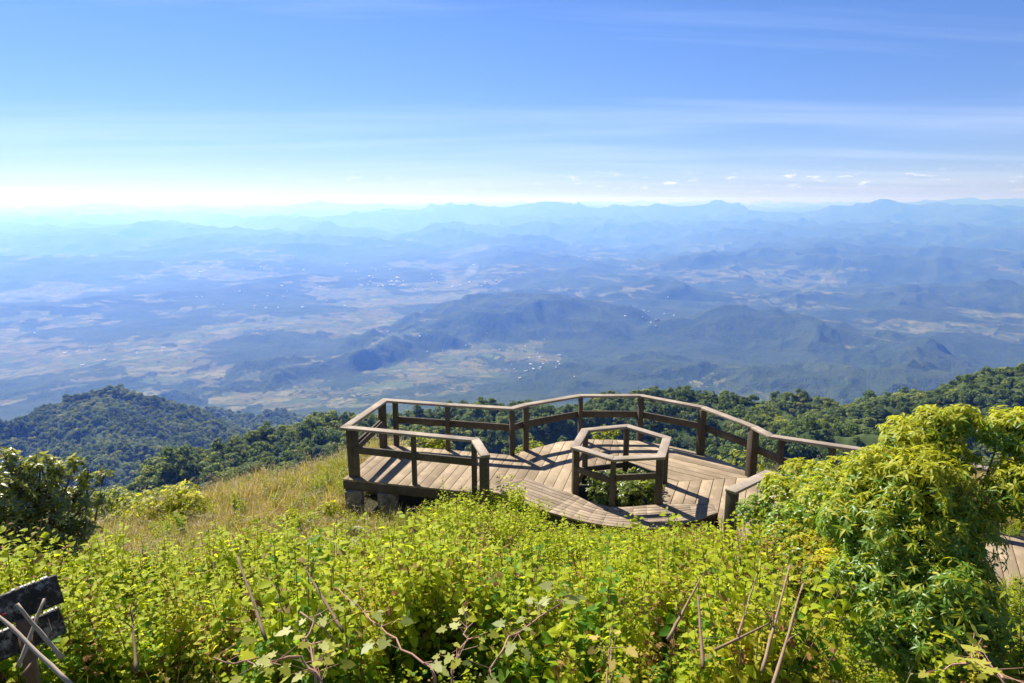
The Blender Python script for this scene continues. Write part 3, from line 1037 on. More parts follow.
for i in np.nonzero(single)[0]:
    t = empty('forest_tree', (P2[i, 0], P2[i, 1], zz[i] - 0.12 * sz[i]))
    t.scale = (sz[i],) * 3
    t.rotation_euler = (0, 0, rz[i])
    kd = 2 if pick[i] in light_i else 0 if pick[i] in dark_i else 1
    tag(t, kinds[kd], 'tree', ('dark ridge trees', 'mid green ridge trees', 'pale ridge trees')[kd])
    o = bpy.data.objects.new('crown', crown_of[int(pick[i])].data); COL.objects.link(o); o.parent = t
    if trunk_me is None:
        tr = tb.build('trunk', bark, t); trunk_me = tr.data
    else:
        tr = bpy.data.objects.new('trunk', trunk_me); COL.objects.link(tr); tr.parent = t
print('forest', len(sz))
# ================================================================== GROUND PLANTS
LOC = np.random.default_rng(21)
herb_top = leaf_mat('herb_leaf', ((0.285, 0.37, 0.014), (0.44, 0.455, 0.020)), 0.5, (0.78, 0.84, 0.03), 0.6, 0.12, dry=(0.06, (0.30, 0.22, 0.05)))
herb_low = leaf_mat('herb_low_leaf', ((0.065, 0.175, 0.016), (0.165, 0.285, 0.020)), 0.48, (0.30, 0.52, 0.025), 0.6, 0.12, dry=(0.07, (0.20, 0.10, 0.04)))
herb_yel = leaf_mat('herb_yellow_leaf', ((0.38, 0.36, 0.025), (0.48, 0.42, 0.04)), 0.5, (0.86, 0.76, 0.03), 0.6, 0.12, dry=(0.15, (0.34, 0.17, 0.06)))


def stem_mat(name, c1, c2):
    m = NT(name)
    m.set(m.bsdf.inputs['Base Color'], m.mix(m.noise(m.obj(), 25, 3), c1, c2))
    m.bsdf.inputs['Roughness'].default_value = 0.85
    return m.m


stem_brown = stem_mat('stem_brown', (0.10, 0.052, 0.026), (0.22, 0.13, 0.065))
stem_green = stem_mat('stem_green', (0.11, 0.13, 0.03), (0.21, 0.16, 0.06))
stem_red = stem_mat('cane_red', (0.26, 0.12, 0.08), (0.42, 0.24, 0.16))
dead_stick = stem_mat('dead_stick', (0.15, 0.09, 0.045), (0.34, 0.22, 0.11))


def herb(seed, hgt=0.95, n_br=5, top=herb_top, low=herb_low, leaf=0.067):
    """leafy herb: forked stems with hanging heart-shaped leaf pairs"""
    g = np.random.default_rng(seed)
    mb = MB()
    P, D, U, Sz = [], [], [], []
    for b in range(n_br):
        a = g.uniform(0, 6.28); sp = g.uniform(0.03, 0.26) * hgt
        h = hgt * g.uniform(0.72, 1.08)
        base = np.array([g.normal() * 0.03, g.normal() * 0.03, -0.1])
        tip = np.array([math.cos(a) * sp, math.sin(a) * sp, h])
        mid = base * 0.5 + tip * 0.5 + np.array([math.cos(a), math.sin(a), 0]) * 0.06 * g.normal()
        curve = [base, mid, tip]
        mb.tube(curve, [0.0042, 0.003, 0.0014], 4, False)
        nl = int(h / 0.052)
        ph = g.uniform(0, 3)
        for k in range(nl):
            t = 0.28 + 0.72 * (k + g.uniform(0, 0.6)) / nl
            t = min(t, 1.0)
            c = (1 - t) ** 2 * base + 2 * t * (1 - t) * mid + t * t * tip
            for s in range(2 if g.random() > 0.2 else 1):
                th = ph + k * 1.57 + s * 3.14 + g.normal() * 0.35
                d = np.array([math.cos(th), math.sin(th), g.uniform(-0.6, 0.3) if t < 0.9 else g.uniform(0.0, 0.9)])
                pet = g.uniform(0.01, 0.05) * (1.3 - t)
                P.append(c + d * pet); D.append(d); U.append([g.normal() * 0.35, g.normal() * 0.35, 1])
                Sz.append(leaf * g.uniform(0.6, 1.25) * (1.15 - 0.55 * max(0, t - 0.6) / 0.4))
    P, D, U, Sz = map(np.array, (P, D, U, Sz))
    hi = P[:, 2] > hgt * (0.55 + 0.12 * g.normal(size=len(P)))  # lower leaves get the darker colour: shading within the plant put into it
    out = [(*mb_np(mb), stem_green if seed % 4 else stem_brown)]
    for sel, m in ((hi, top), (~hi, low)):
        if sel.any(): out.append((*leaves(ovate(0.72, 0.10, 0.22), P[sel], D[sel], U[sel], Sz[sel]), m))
    return out


for k in range(8): proto('herbs', 'herb', herb(100 + k, 0.95, 5 + k % 3))
for k in range(3): proto('herbs', 'herb', herb(120 + k, 0.85, 5, herb_yel, herb_top, 0.05))
for k in range(2): proto('herbs', 'herb', herb(130 + k, 1.2, 3, herb_top, herb_low, 0.07))

dry_leaf = leaf_mat('withered_herb_leaf', ((0.26, 0.13, 0.055), (0.40, 0.22, 0.09)), 0.4, (0.5, 0.26, 0.10), 0.7, 0.1, dry=(0.25, (0.36, 0.36, 0.06)))
for k in range(3): proto('herbs', 'herb', herb(141 + 2 * k, 0.95, 6, dry_leaf, dry_leaf, 0.040))
for k in range(2): proto('herbs', 'herb', herb(152 + k, 0.95, 4, herb_low, herb_low, 0.085))
straw = leaf_mat('dry_grass', ((0.46, 0.35, 0.095), (0.60, 0.47, 0.16)), 0.45, (0.74, 0.56, 0.15), 0.6, 0.2)
green_grass = leaf_mat('green_grass', ((0.24, 0.26, 0.03), (0.34, 0.32, 0.045)), 0.45, (0.55, 0.54, 0.05), 0.55, 0.25)
seedm = leaf_mat('grass_seed', ((0.40, 0.33, 0.19), (0.50, 0.42, 0.27)), 0.4, (0.55, 0.46, 0.28), 0.8, 0.1)


def tuft(seed, n, hgt, mat, spread=0.12, seeds=0, wid=0.006):
    g = np.random.default_rng(seed)
    V, F4 = [], []
    Vs, Fs = [], []
    for i in range(n):
        a = g.uniform(0, 6.28); h = hgt * g.uniform(0.55, 1.1)
        b = np.array([g.normal() * spread * 0.5, g.normal() * spread * 0.5, -0.05])
        ln = np.array([math.cos(a), math.sin(a), 0]) * h * g.uniform(0.1, 0.55)
        sd = np.array([-math.sin(a), math.cos(a), 0]) * wid * g.uniform(0.6, 1.3)
        n0 = len(V)
        for t in (0, 0.4, 0.75, 1.0):
            c = b + np.array([0, 0, h]) * (t - 0.22 * t ** 3) + ln * t ** 2
            V += [c - sd * (1 - 0.85 * t), c + sd * (1 - 0.85 * t)]
        F4 += [(n0 + 2 * q, n0 + 2 * q + 1, n0 + 2 * q + 3, n0 + 2 * q + 2) for q in range(3)]
        if i < seeds:
            tip = V[-1]
            for q in range(9):
                c = tip + np.array([math.cos(a), math.sin(a), -0.5]) * 0.014 * q + g.normal(size=3) * 0.007
                e = g.normal(size=3) * 0.010
                m0 = len(Vs)
                Vs += [c, c + e + np.array([0, 0, .012]), c + e * 0.3 + np.array([.012 * math.cos(a), .012 * math.sin(a), -.012])]
                Fs.append((m0, m0 + 1, m0 + 2))
    out = [(np.array(V), [np.array(F4)], mat)]
    if seeds: out.append((np.array(Vs), [np.array(Fs)], seedm))
    return out


for k in range(5): proto('grass', 'tuft', tuft(200 + k, 34, 0.62, straw, 0.16, 9))
for k in range(4): proto('grass', 'tuft', tuft(220 + k, 30, 0.5, green_grass, 0.16, 3))


def on_deck(x, y):
    """True where deck or walkway covers the ground"""
    def inside(poly):
        r = np.zeros(x.shape, bool); j = len(poly) - 1
        for i in range(len(poly)):
            (xi, yi), (xj, yj) = poly[i], poly[j]
            r ^= ((yi > y) != (yj > y)) & (x < (xj - xi) * (y - yi) / (yj - yi + 1e-12) + xi)
            j = i
        return r
    return inside(S1) | inside(S3) | inside(S4) | inside(W1) | inside(inn + out[::-1]) | inside(HEX)


def near_deck(x, y, m):
    o = np.zeros(x.shape, bool)
    for a in np.linspace(0, 6.28, 9)[:-1]: o |= on_deck(x + m * math.cos(a), y + m * math.sin(a))
    return o | on_deck(x, y)


def grassy(x, y):
    """dry grass takes over on the left shoulder of the hill"""
    n = 0.8 * fbm(x, y, 2.4, 3)
    return sstep(0.30, 0.70, 0.5 + 0.22 * (y - 8.9) + 0.16 * (-x - 2.9) - 0.03 * np.maximum(0, -x - 6) ** 2 + 0.35 * n) * sstep(-0.9, -2.2, x)


# --- herbs
n = 13500
x = LOC.uniform(-10.5, 10.5, n); y = LOC.uniform(1.2, 15.5, n)
ok = (np.abs(x) < 1.0 + 0.86 * y) & ~near_deck(x, y, 0.16)
ok &= LOC.random(n) > grassy(x, y) * (0.80 - 0.25 * (fbm(x, y, 1.7, 2) > 0.25))
bq = at_range(24, 640, 3.75)
ok &= np.hypot((x - bq[0]) / 0.40, (y - bq[1]) / 0.62) > 1
ok &= ~((y > 12.2) & (x > -3.2) & (x < 9) & (y - 0.0 > 11))   # beyond the deck: low growth of its own
x, y = x[ok], y[ok]
z = near_ground(x, y)
clump = fbm(x, y, 1.1, 3)
dd = np.minimum(1, np.maximum(0, (12.0 - y) / 2.5))
s = (1.0 + 0.62 * clump + 0.15 * LOC.normal(size=len(x))) * (np.where(x < 0.3, 0.80, 0.66) + np.where(x < 0.3, 0.20, 0.34) * dd)
front = 3.75 + 0.7 * fbm(x, x * 0 + 3.3, 1.3, 2)          # the herbs end in a bank in front, lower growth before it
s = np.where(y < front, s * np.clip(0.42 + 0.1 * clump, 0.25, 0.6), s * np.where(y < front + 1.0, 1.12, 1.0))
rd_ = LOC.random(len(x)); zone = 0.04 + 0.16 * sstep(1.2, 2.0, x) * sstep(4.2, 3.2, x) * sstep(4.5, 5.5, y) + 0.10 * (fbm(x - 7, y, 1.4, 2) > 0.35)
pk2 = np.where(rd_ < zone, LOC.integers(13, 16, len(x)), np.where(rd_ > 0.96, LOC.integers(16, 18, len(x)), -1))
s = s * (1 - 0.35 * sstep(0.1, 0.6, grassy(x, y + 1.2)))
s = s * np.where((x > 1.9) & (y < 5.2), 0.62, 1.0)
s = np.where((x / y > 0.60) & (y > 4.1) & (x > 2.9), s * 0.32, s)
line = 5.55 * (1 - y / 10.85)                       # kept low before the open front of the deck
s = np.where((x > 0.35) & (x < 3.6) & (y > 7.0), np.minimum(s, (line - z + 0.10 * LOC.random(len(x)) ** 3 - 0.02) / 1.0), s)
s = np.clip(s, 0.16, 1.45)
tone = fbm(x + 40, y, 2.0, 2) + 0.35 * LOC.normal(size=len(x))
pick = np.where(tone > 0.32, LOC.integers(8, 11, len(x)), np.where(LOC.random(len(x)) < 0.03, LOC.integers(11, 13, len(x)), LOC.integers(0, 8, len(x))))
pick = np.where(pk2 >= 0, pk2, pick)
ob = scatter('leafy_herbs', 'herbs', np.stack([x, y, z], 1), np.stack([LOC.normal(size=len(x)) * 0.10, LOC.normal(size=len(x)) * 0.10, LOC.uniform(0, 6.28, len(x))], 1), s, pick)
tag(ob, 'dense yellow green leafy herbs covering the slope below the deck', 'undergrowth', kind='stuff')
# --- grass
n = 10500
x = LOC.uniform(-13, 0, n); y = LOC.uniform(6.5, 18.5, n)
ok = (LOC.random(n) < grassy(x, y) ** 0.7) & ~near_deck(x, y, 0.12) & (x > -1.0 - 0.84 * y) & (y < 18.4 - 0.1 * np.abs(x))
x1, y1 = x[ok], y[ok]
n = 2000
x = LOC.uniform(3.4, 11, n); y = LOC.uniform(12.4, 18.0, n)
ok = ~near_deck(x, y, 0.1) & (y < 18.2)
x2, y2 = x[ok], y[ok]
n = 500                                                # thin green grass among the herbs and in the planter
x = LOC.uniform(-6, 5, n); y = LOC.uniform(3, 11.5, n)
ok = ~near_deck(x, y, 0.1)
x3, y3 = x[ok], y[ok]
x, y = np.concatenate([x1, x2, x3]), np.concatenate([y1, y2, y3])
z = near_ground(x, y)
s = np.concatenate([np.clip(0.9 + 0.65 * fbm(x1, y1, 1.3, 3) + 0.25 * LOC.normal(size=len(x1)), 0.35, 1.9), np.clip(0.85 + 0.2 * LOC.normal(size=len(x2)), 0.5, 1.3), LOC.uniform(0.9, 1.6, len(x3))])
gm = np.concatenate([LOC.random(len(x1)) < 0.50 + 0.25 * sstep(-6, -3, x1) + 0.7 * fbm(x1 + 9, y1, 1.8, 2), LOC.random(len(x2)) < 0.55, LOC.random(len(x3)) < 0.8])
pick = np.where(gm, LOC.integers(5, 9, len(x)), LOC.integers(0, 5, len(x)))
ob = scatter('dry_grass', 'grass', np.stack([x, y, z], 1), np.stack([0.12 + LOC.normal(size=len(x)) * 0.12, 0.16 + LOC.normal(size=len(x)) * 0.12, LOC.uniform(0, 6.28, len(x)) * 0 + LOC.normal(size=len(x)) * 1.2], 1), s, pick)
tag(ob, 'golden dry grass mixed with green blades on the shoulder left of the deck', 'grass', kind='stuff')
print('herbs/grass placed')
# ================================================================== SHRUBS
def shrub(name, label, cat, base, lobes, mats, tpl, leaf, whorls, per=8, droop=0.3, group=None, limb_r=0.03, bark_m=None, shell=0.5, up=0.5, seed=1, open_twigs=()):
    """a shrub as trunk (limbs reaching into every lobe) and foliage (whorls of leaves on twig ends)
    lobes: (centre, radius); every leaf is its own small blade"""
    g = np.random.default_rng(seed)
    base = np.array(base, float)
    t = empty(name, tuple(base))
    tag(t, label, cat, group)
    mb = MB()
    P, D, U, Sz, hi = [], [], [], [], []
    tot = sum(r ** 2 for _, r in lobes)
    core = np.mean([np.array(c, float) for c, _ in lobes], 0) - base
    zl = np.array([c[2] for c, _ in lobes]); z0_, z1_ = zl.min(), max(zl.max(), zl.min() + 0.3)
    for c, r in lobes:
        c = np.array(c, float) - base
        f0 = np.array([g.normal() * 0.08, g.normal() * 0.08, -0.15])
        m1 = f0 * 0.45 + c * 0.55 + np.array([0, 0, -0.10]) + g.normal(size=3) * 0.08
        if len(lobes) > 10: m1 = 0.25 * m1 + 0.75 * (core * np.array([1, 1, 0.75])) + g.normal(size=3) * 0.05
        mb.tube([f0, m1, c], [limb_r * 1.1, limb_r * 0.7, limb_r * 0.35], 6, False)
        k = max(3, int(whorls * r ** 2 / tot))
        dirs = unit(g.normal(size=(k, 3)) + np.array([0, 0, 0.35]))
        rad = r * (shell + (1.12 - shell) * g.random((k, 1)) ** 0.6)
        tips = c + dirs * rad * np.array([1, 1, 0.9])
        for i in range(k):
            if i % 3 == 0: mb.tube([c * 0.9 + m1 * 0.1, (c + tips[i]) / 2 + g.normal(size=3) * 0.02, tips[i]], [limb_r * 0.3, limb_r * 0.2, limb_r * 0.08], 4, False)
            q = int(per * g.uniform(0.6, 1.3)) + 1
            a = g.uniform(0, 6.28)
            axis = unit(dirs[i] * 0.8 + np.array([0, 0, up]))
            e1 = unit(np.cross(axis, [0.3, 0.9, 0.1])); e2 = np.cross(axis, e1)
            for j in range(q):
                th = a + j * 2.4
                el = g.uniform(-0.15, 0.75)
                d = (e1 * math.cos(th) + e2 * math.sin(th)) * math.cos(el) + axis * math.sin(el) - np.array([0, 0, droop * g.uniform(0.4, 1.2)])
                P.append(tips[i] - axis * 0.05 * leaf * j); D.append(d); U.append(axis + 0.3 * g.normal(size=3)); Sz.append(leaf * g.uniform(0.65, 1.2))
                hi.append(g.random() < sstep(-0.5, 0.9, dirs[i][2] + 0.25 * g.normal()) * sstep(0.4, 0.9, rad[i, 0] / r) * (0.35 + 0.75 * sstep(0.1, 0.7, (c[2] + base[2] - z0_) / (z1_ - z0_))))  # upward, outer, higher leaves take the brighter colour: sunlight put into it
    for pts, r0 in open_twigs:
        mb.tube([np.array(p) - base for p in pts], np.linspace(r0, r0 * 0.4, len(pts)), 5, False)
    P, D, U, Sz, hi = map(np.array, (P, D, U, Sz, hi))
    mb.build('trunk', bark_m or bark, t, smooth=True)
    V, F = [], []
    parts, mi = [], []
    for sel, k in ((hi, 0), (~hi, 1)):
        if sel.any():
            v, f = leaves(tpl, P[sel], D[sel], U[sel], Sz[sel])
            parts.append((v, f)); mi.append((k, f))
    n = 0; Vs = []; Fl = []; M = []
    for (v, f), (k, _) in zip(parts, mi):
        for q in f: Fl.append(q + n); M.append(np.full(len(q), k))
        Vs.append(v); n += len(v)
    me = mesh_np('foliage', np.concatenate(Vs), Fl)
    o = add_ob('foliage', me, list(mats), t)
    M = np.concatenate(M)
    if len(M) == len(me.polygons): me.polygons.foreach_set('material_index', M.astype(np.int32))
    return t


def L3(lst):
    """lobes measured in the photo: (x, y, range in metres, radius)"""
    return [(at_range(a, b, c), r) for a, b, c, r in lst]


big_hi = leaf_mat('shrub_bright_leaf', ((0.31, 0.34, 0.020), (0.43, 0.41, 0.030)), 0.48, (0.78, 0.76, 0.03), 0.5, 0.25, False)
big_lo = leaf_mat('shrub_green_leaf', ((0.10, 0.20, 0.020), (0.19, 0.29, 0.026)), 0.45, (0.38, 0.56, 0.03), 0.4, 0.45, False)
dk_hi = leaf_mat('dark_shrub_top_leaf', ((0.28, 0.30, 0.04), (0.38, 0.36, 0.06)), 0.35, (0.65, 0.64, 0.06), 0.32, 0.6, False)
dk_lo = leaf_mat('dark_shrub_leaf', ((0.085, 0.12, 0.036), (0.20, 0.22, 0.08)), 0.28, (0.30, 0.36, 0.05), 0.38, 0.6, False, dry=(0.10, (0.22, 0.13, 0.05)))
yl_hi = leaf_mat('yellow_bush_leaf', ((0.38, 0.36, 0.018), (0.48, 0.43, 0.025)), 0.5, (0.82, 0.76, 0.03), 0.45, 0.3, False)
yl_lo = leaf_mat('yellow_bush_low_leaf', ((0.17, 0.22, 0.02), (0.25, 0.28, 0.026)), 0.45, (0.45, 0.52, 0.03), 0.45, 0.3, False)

# the big bright shrub at the right
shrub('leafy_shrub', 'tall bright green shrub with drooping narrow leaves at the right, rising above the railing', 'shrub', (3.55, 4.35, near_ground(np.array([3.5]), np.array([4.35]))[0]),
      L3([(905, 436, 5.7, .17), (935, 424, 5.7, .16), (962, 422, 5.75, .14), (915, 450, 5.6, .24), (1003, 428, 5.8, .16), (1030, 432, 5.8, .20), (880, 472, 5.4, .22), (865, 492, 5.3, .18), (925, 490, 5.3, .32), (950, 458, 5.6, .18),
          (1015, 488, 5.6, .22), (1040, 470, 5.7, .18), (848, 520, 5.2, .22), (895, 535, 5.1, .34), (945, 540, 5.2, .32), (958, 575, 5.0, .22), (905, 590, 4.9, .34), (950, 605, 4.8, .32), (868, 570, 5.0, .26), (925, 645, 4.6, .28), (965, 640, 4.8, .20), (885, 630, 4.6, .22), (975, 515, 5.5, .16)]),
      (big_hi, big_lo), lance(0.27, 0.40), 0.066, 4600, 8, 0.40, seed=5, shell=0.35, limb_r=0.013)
# lower shrubs between the herbs and the walkway
for lb, bs, lob, sd in (
        ('low yellow green shrub half hiding the short pale railing by the deck', (4.45, 8.3), [(775, 487, 9.2, .20), (800, 478, 9.3, .26), (790, 505, 8.9, .38), (760, 515, 8.9, .28), (820, 500, 8.9, .36)], 31),
        ('bushy light green shrub touching the left side of the tall bright shrub', (4.3, 6.9), [(825, 480, 8.0, .26), (850, 486, 7.6, .34), (835, 515, 7.3, .42), (870, 505, 7.2, .36), (800, 530, 7.3, .34)], 32),
        ('reddish tinged low shrub in front of the walkway shrubs', (3.0, 6.3), [(790, 545, 7.0, .26), (770, 560, 6.8, .26), (815, 565, 6.6, .32), (840, 580, 6.2, .28)], 33)):
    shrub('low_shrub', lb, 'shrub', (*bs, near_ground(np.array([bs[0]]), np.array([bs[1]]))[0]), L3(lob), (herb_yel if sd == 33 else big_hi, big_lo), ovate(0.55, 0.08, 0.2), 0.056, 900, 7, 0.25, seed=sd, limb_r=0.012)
# the dark shrub at the left edge
tw = [(at_range(*q) for q in s) for s in ([(60, 556, 8.6), (52, 500, 8.6), (40, 465, 8.6)], [(60, 556, 8.6), (86, 510, 8.7), (88, 470, 8.7)], [(60, 556, 8.6), (95, 520, 8.8), (103, 478, 8.8)], [(45, 560, 8.5), (20, 500, 8.5), (8, 462, 8.5)])]
shrub('dark_shrub', 'dark glossy leaved shrub with upright twigs at the left edge of the slope', 'shrub', (-5.55, 6.5, near_ground(np.array([-5.55]), np.array([6.5]))[0]),
      L3([(6, 460, 8.6, .13), (22, 472, 8.6, .14), (40, 463, 8.6, .13), (58, 474, 8.6, .13), (75, 462, 8.7, .09), (86, 478, 8.7, .10), (104, 476, 8.8, .09), (12, 496, 8.5, .24), (45, 494, 8.5, .22), (75, 500, 8.6, .18), (96, 500, 8.7, .10), (8, 530, 8.3, .26), (45, 526, 8.4, .25), (80, 528, 8.5, .20), (-20, 500, 8.4, .34), (60, 552, 8.2, .18), (25, 556, 8.1, .18)]),
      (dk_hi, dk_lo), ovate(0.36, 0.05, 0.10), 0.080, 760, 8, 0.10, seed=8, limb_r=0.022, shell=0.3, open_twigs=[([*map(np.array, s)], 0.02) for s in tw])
# yellow bushes on the crest beyond it
for lb, lob, sd in (('rounded yellow green bush on the crest just right of the dark shrub', [(118, 500, 14.2, .34), (100, 505, 14, .36), (135, 506, 14.2, .28)], 41),
                    ('low golden bush in the middle of the row on the left crest', [(150, 499, 14.6, .28), (165, 497, 14.6, .24), (158, 508, 14.3, .34)], 42),
                    ('golden bush with a taller tip, right end of the row on the left crest', [(186, 490, 14.8, .16), (180, 500, 14.6, .28), (195, 503, 14.5, .18)], 43)):
    nl_ = []
    for a_, b_, c_, r_ in lob:
        q = np.array([at_range(a_, b_, t_) for t_ in np.linspace(9, 24, 400)])
        hit = np.nonzero(q[:, 2] - near_ground(q[:, 0], q[:, 1]) < 0.62)[0]
        k_ = hit[0] if len(hit) else 399
        nl_.append((q[k_], r_ * 1.5)); nl_.append((q[k_] + np.array([r_, 0.1, -0.28]), r_ * 1.3)); nl_.append((q[k_] + np.array([-r_, -0.1, -0.28]), r_ * 1.3))
    b0 = nl_[-3][0]
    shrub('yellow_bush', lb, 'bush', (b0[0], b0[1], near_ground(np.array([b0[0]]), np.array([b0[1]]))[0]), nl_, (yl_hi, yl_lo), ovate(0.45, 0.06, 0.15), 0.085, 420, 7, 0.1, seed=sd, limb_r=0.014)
for lb, px_, py_, r_, w_ in (('yellow green scrub bush in the grass just left of the deck piers', 322, 486, 12.6, .34), ('small rounded scrub bush on the grassy crest left of the deck', 283, 486, 13.4, .26),
                             ('loose green scrub bush alone in the middle of the dry grass', 236, 522, 10.4, .24), ('low bright scrub bush at the lower edge of the dry grass', 165, 546, 8.6, .26)):
    b0 = at_range(px_, py_, r_); zg = near_ground(b0[0:1], b0[1:2])[0]
    shrub('scrub_bush', lb, 'bush', (b0[0], b0[1], zg), [((b0[0], b0[1], zg + w_ * 0.9), w_), ((b0[0] + w_, b0[1] + .1, zg + w_ * 0.6), w_ * .8), ((b0[0] - w_, b0[1], zg + w_ * 0.5), w_ * .75), ((b0[0] + .1, b0[1], zg + w_ * 1.7), w_ * .5)],
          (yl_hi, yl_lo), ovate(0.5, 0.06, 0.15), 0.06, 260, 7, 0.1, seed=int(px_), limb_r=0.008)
# plants growing up through the planter and behind the deck edge
shrub('planter_shrub', 'dark and light leaved shrub growing up through the hexagonal opening', 'shrub', (2.2, 12.5, -0.75),
      [((1.75, 12.35, -0.12), .30), ((2.2, 12.25, -0.05), .34), ((2.65, 12.45, -0.02), .32), ((2.1, 12.85, -0.1), .34), ((2.55, 12.9, 0.02), .26), ((1.72, 12.75, .05), .20), ((1.62, 12.5, .22), .14), ((2.62, 12.2, .22), .12)],
      (yl_lo, leaf_mat('planter_leaf', ((0.09, 0.14, 0.03), (0.19, 0.23, 0.05)), 0.35, (0.36, 0.42, 0.04), 0.35, 0.5, False)), ovate(0.42, 0.06, 0.15), 0.10, 380, 7, 0.1, seed=51, limb_r=0.012)
for lb, c, rr_, m in (('small orange tipped weed just behind the back railing left of its middle post', (-1.75, 15.0, 0.02), .2, (yl_hi, yl_lo)), ('taller yellow weed beside the corner of the back railing', (-2.15, 15.05, -0.02), .24, (yl_hi, yl_lo)),
                      ('green weed behind the bend of the back railing', (0.45, 15.0, -0.12), .22, (big_hi, yl_lo)), ('leafy weeds behind the railing beyond the hexagonal planter', (2.3, 15.75, 0.0), .22, (yl_hi, yl_lo)),
                      ('pale yellow bush outside the curving right railing', (5.3, 14.6, -0.35), .42, (yl_hi, yl_lo)), ('low straw coloured bush outside the right corner post', (6.1, 13.6, -0.3), .36, (yl_hi, yl_lo))):
    c = np.array(c)
    shrub('weed', lb, 'weed', (c[0], c[1], near_ground(c[0:1], c[1:2])[0]), [(c, rr_), (c + np.array([rr_ * .9, .1, -.05]), rr_ * .8), (c + np.array([-rr_ * .9, 0, -.08]), rr_ * .8)], m, ovate(0.45, 0.06, 0.15), 0.07, 90, 6, 0.1, seed=int(60 + c[0] * 3), limb_r=0.006)


# ------------------------------------------------------------------ single tall weeds, canes and sticks
def stand(px, py, r):
    p = at_range(px, py, r)
    return p


def weed_shoot(label, p_top, hgt, seed):
    g = np.random.default_rng(seed)
    b = np.array([p_top[0], p_top[1], p_top[2] - hgt])
    t = empty('weed_shoot', tuple(b)); tag(t, label, 'weed')
    mb = MB(); pts = [np.zeros(3), np.array([0.03, 0, hgt * 0.5]), np.array([g.normal() * 0.04, 0, hgt])]
    mb.tube(pts, [0.008, 0.006, 0.002], 5, False)
    mb.build('stem', stem_green, t)
    P, D, U, S_ = [], [], [], []
    for k in range(46):
        f = 0.25 + 0.75 * k / 46
        th = k * 2.4; d = np.array([math.cos(th), math.sin(th), 0.25 + 0.5 * f])
        P.append(pts[0] * (1 - f) + pts[2] * f + d * 0.05 * (1.1 - f)); D.append(d); U.append([0, 0, 1]); S_.append(0.085 * (1.15 - 0.6 * f))
    V, F = leaves(ovate(0.5, 0.08, 0.15), np.array(P), np.array(D), np.array(U, float) + 0.01, S_)
    add_ob('foliage', mesh_np('foliage', V, F), herb_top, t)


weed_shoot('tall leafy shoot standing against the front left section of the deck', on_y(442, 477, 11.7), 1.15, 1)
weed_shoot('slim leafy shoot in front of the border boards', on_y(532, 504, 10.5), 0.9, 2)
weed_shoot('leafy shoot against the front edge below the planter', on_y(560, 511, 10.3), 0.8, 3)

bramble_leaf = leaf_mat('bramble_leaf', ((0.28, 0.32, 0.07), (0.40, 0.40, 0.12)), 0.45, (0.62, 0.66, 0.10), 0.5, 0.35, False)
bramble_yel = leaf_mat('bramble_yellow_leaf', ((0.36, 0.38, 0.045), (0.46, 0.42, 0.06)), 0.5, (0.74, 0.72, 0.05), 0.5, 0.3, False)


def bramble(label, pts, seed, leaf=0.088, n=16, mat=None, cane=stem_red):
    g = np.random.default_rng(seed)
    W = [at_range(*p) for p in pts]
    b = W[-1].copy(); b[2] = near_ground(b[0:1], b[1:2])[0]
    t = empty('bramble', tuple(b)); tag(t, label, 'bramble')
    W = W + [b - np.array([0, 0, 0.1])]
    Q = []
    for i in range(len(W) - 1):
        for f in np.linspace(0, 1, 5)[:-1]: Q.append(W[i] * (1 - f) + W[i + 1] * f + g.normal(size=3) * 0.006)
    Q.append(W[-1]); Q = [q - b for q in Q]
    mb = MB(); mb.tube(Q, np.linspace(0.003, 0.0065, len(Q)), 6, False)
    P, D, U, S_ = [], [], [], []
    up_n = max(3, int(len(Q) * (len(pts)) / (len(pts) + 1)))
    for k in range(n):
        i = int(g.integers(0, up_n)); c = Q[i]
        th = g.uniform(0, 6.28)
        d = np.array([math.cos(th), math.sin(th), g.uniform(-0.2, 0.5)])
        pet = 0.05 + 0.06 * g.random()
        e = c + d * pet + np.array([0, 0, 0.02])
        mb.tube([c, e], [0.0022, 0.0015], 4, False)
        P.append(e); D.append(d * np.array([1, 1, 0.4]) + np.array([0, 0, -0.35])); U.append(np.array([0, -0.35, 1]) + 0.35 * g.normal(size=3)); S_.append(leaf * g.uniform(0.55, 1.15))
    mb.build('cane', cane, t, smooth=True)
    V, F = leaves(lobed(), np.array(P), np.array(D), np.array(U), S_)
    add_ob('foliage', mesh_np('foliage', V, F), mat or bramble_leaf, t)


bramble('reddish bramble cane with pale lobed leaves arching down from the centre left', [(338, 590, 3.4), (372, 620, 3.0), (405, 648, 2.75), (436, 676, 2.55)], 1, n=12)
bramble('bramble cane with a cut tip and pale lobed leaves near the bottom middle', [(572, 599, 3.1), (540, 617, 2.9), (510, 640, 2.75), (490, 668, 2.6)], 2, n=18)
bramble('short bramble with fresh yellow leaves at the bottom centre', [(470, 622, 2.9), (462, 645, 2.7), (452, 672, 2.55)], 3, n=14, mat=bramble_yel)
bramble('pale yellow bramble sprawling at the bottom left of centre', [(215, 660, 2.7), (255, 664, 2.6), (300, 655, 2.6), (320, 680, 2.5)], 4, n=16, mat=bramble_yel)
bramble('bramble with bright lobed leaves at the foot of the slope right of the sticks', [(945, 668, 2.9), (975, 660, 2.9), (1000, 672, 2.8), (1010, 690, 2.7)], 5, n=18, mat=bramble_yel)
bramble('leafy bramble rising at the left of the centre canes', [(318, 612, 3.0), (305, 640, 2.8), (318, 672, 2.6)], 6, n=14, mat=bramble_yel)
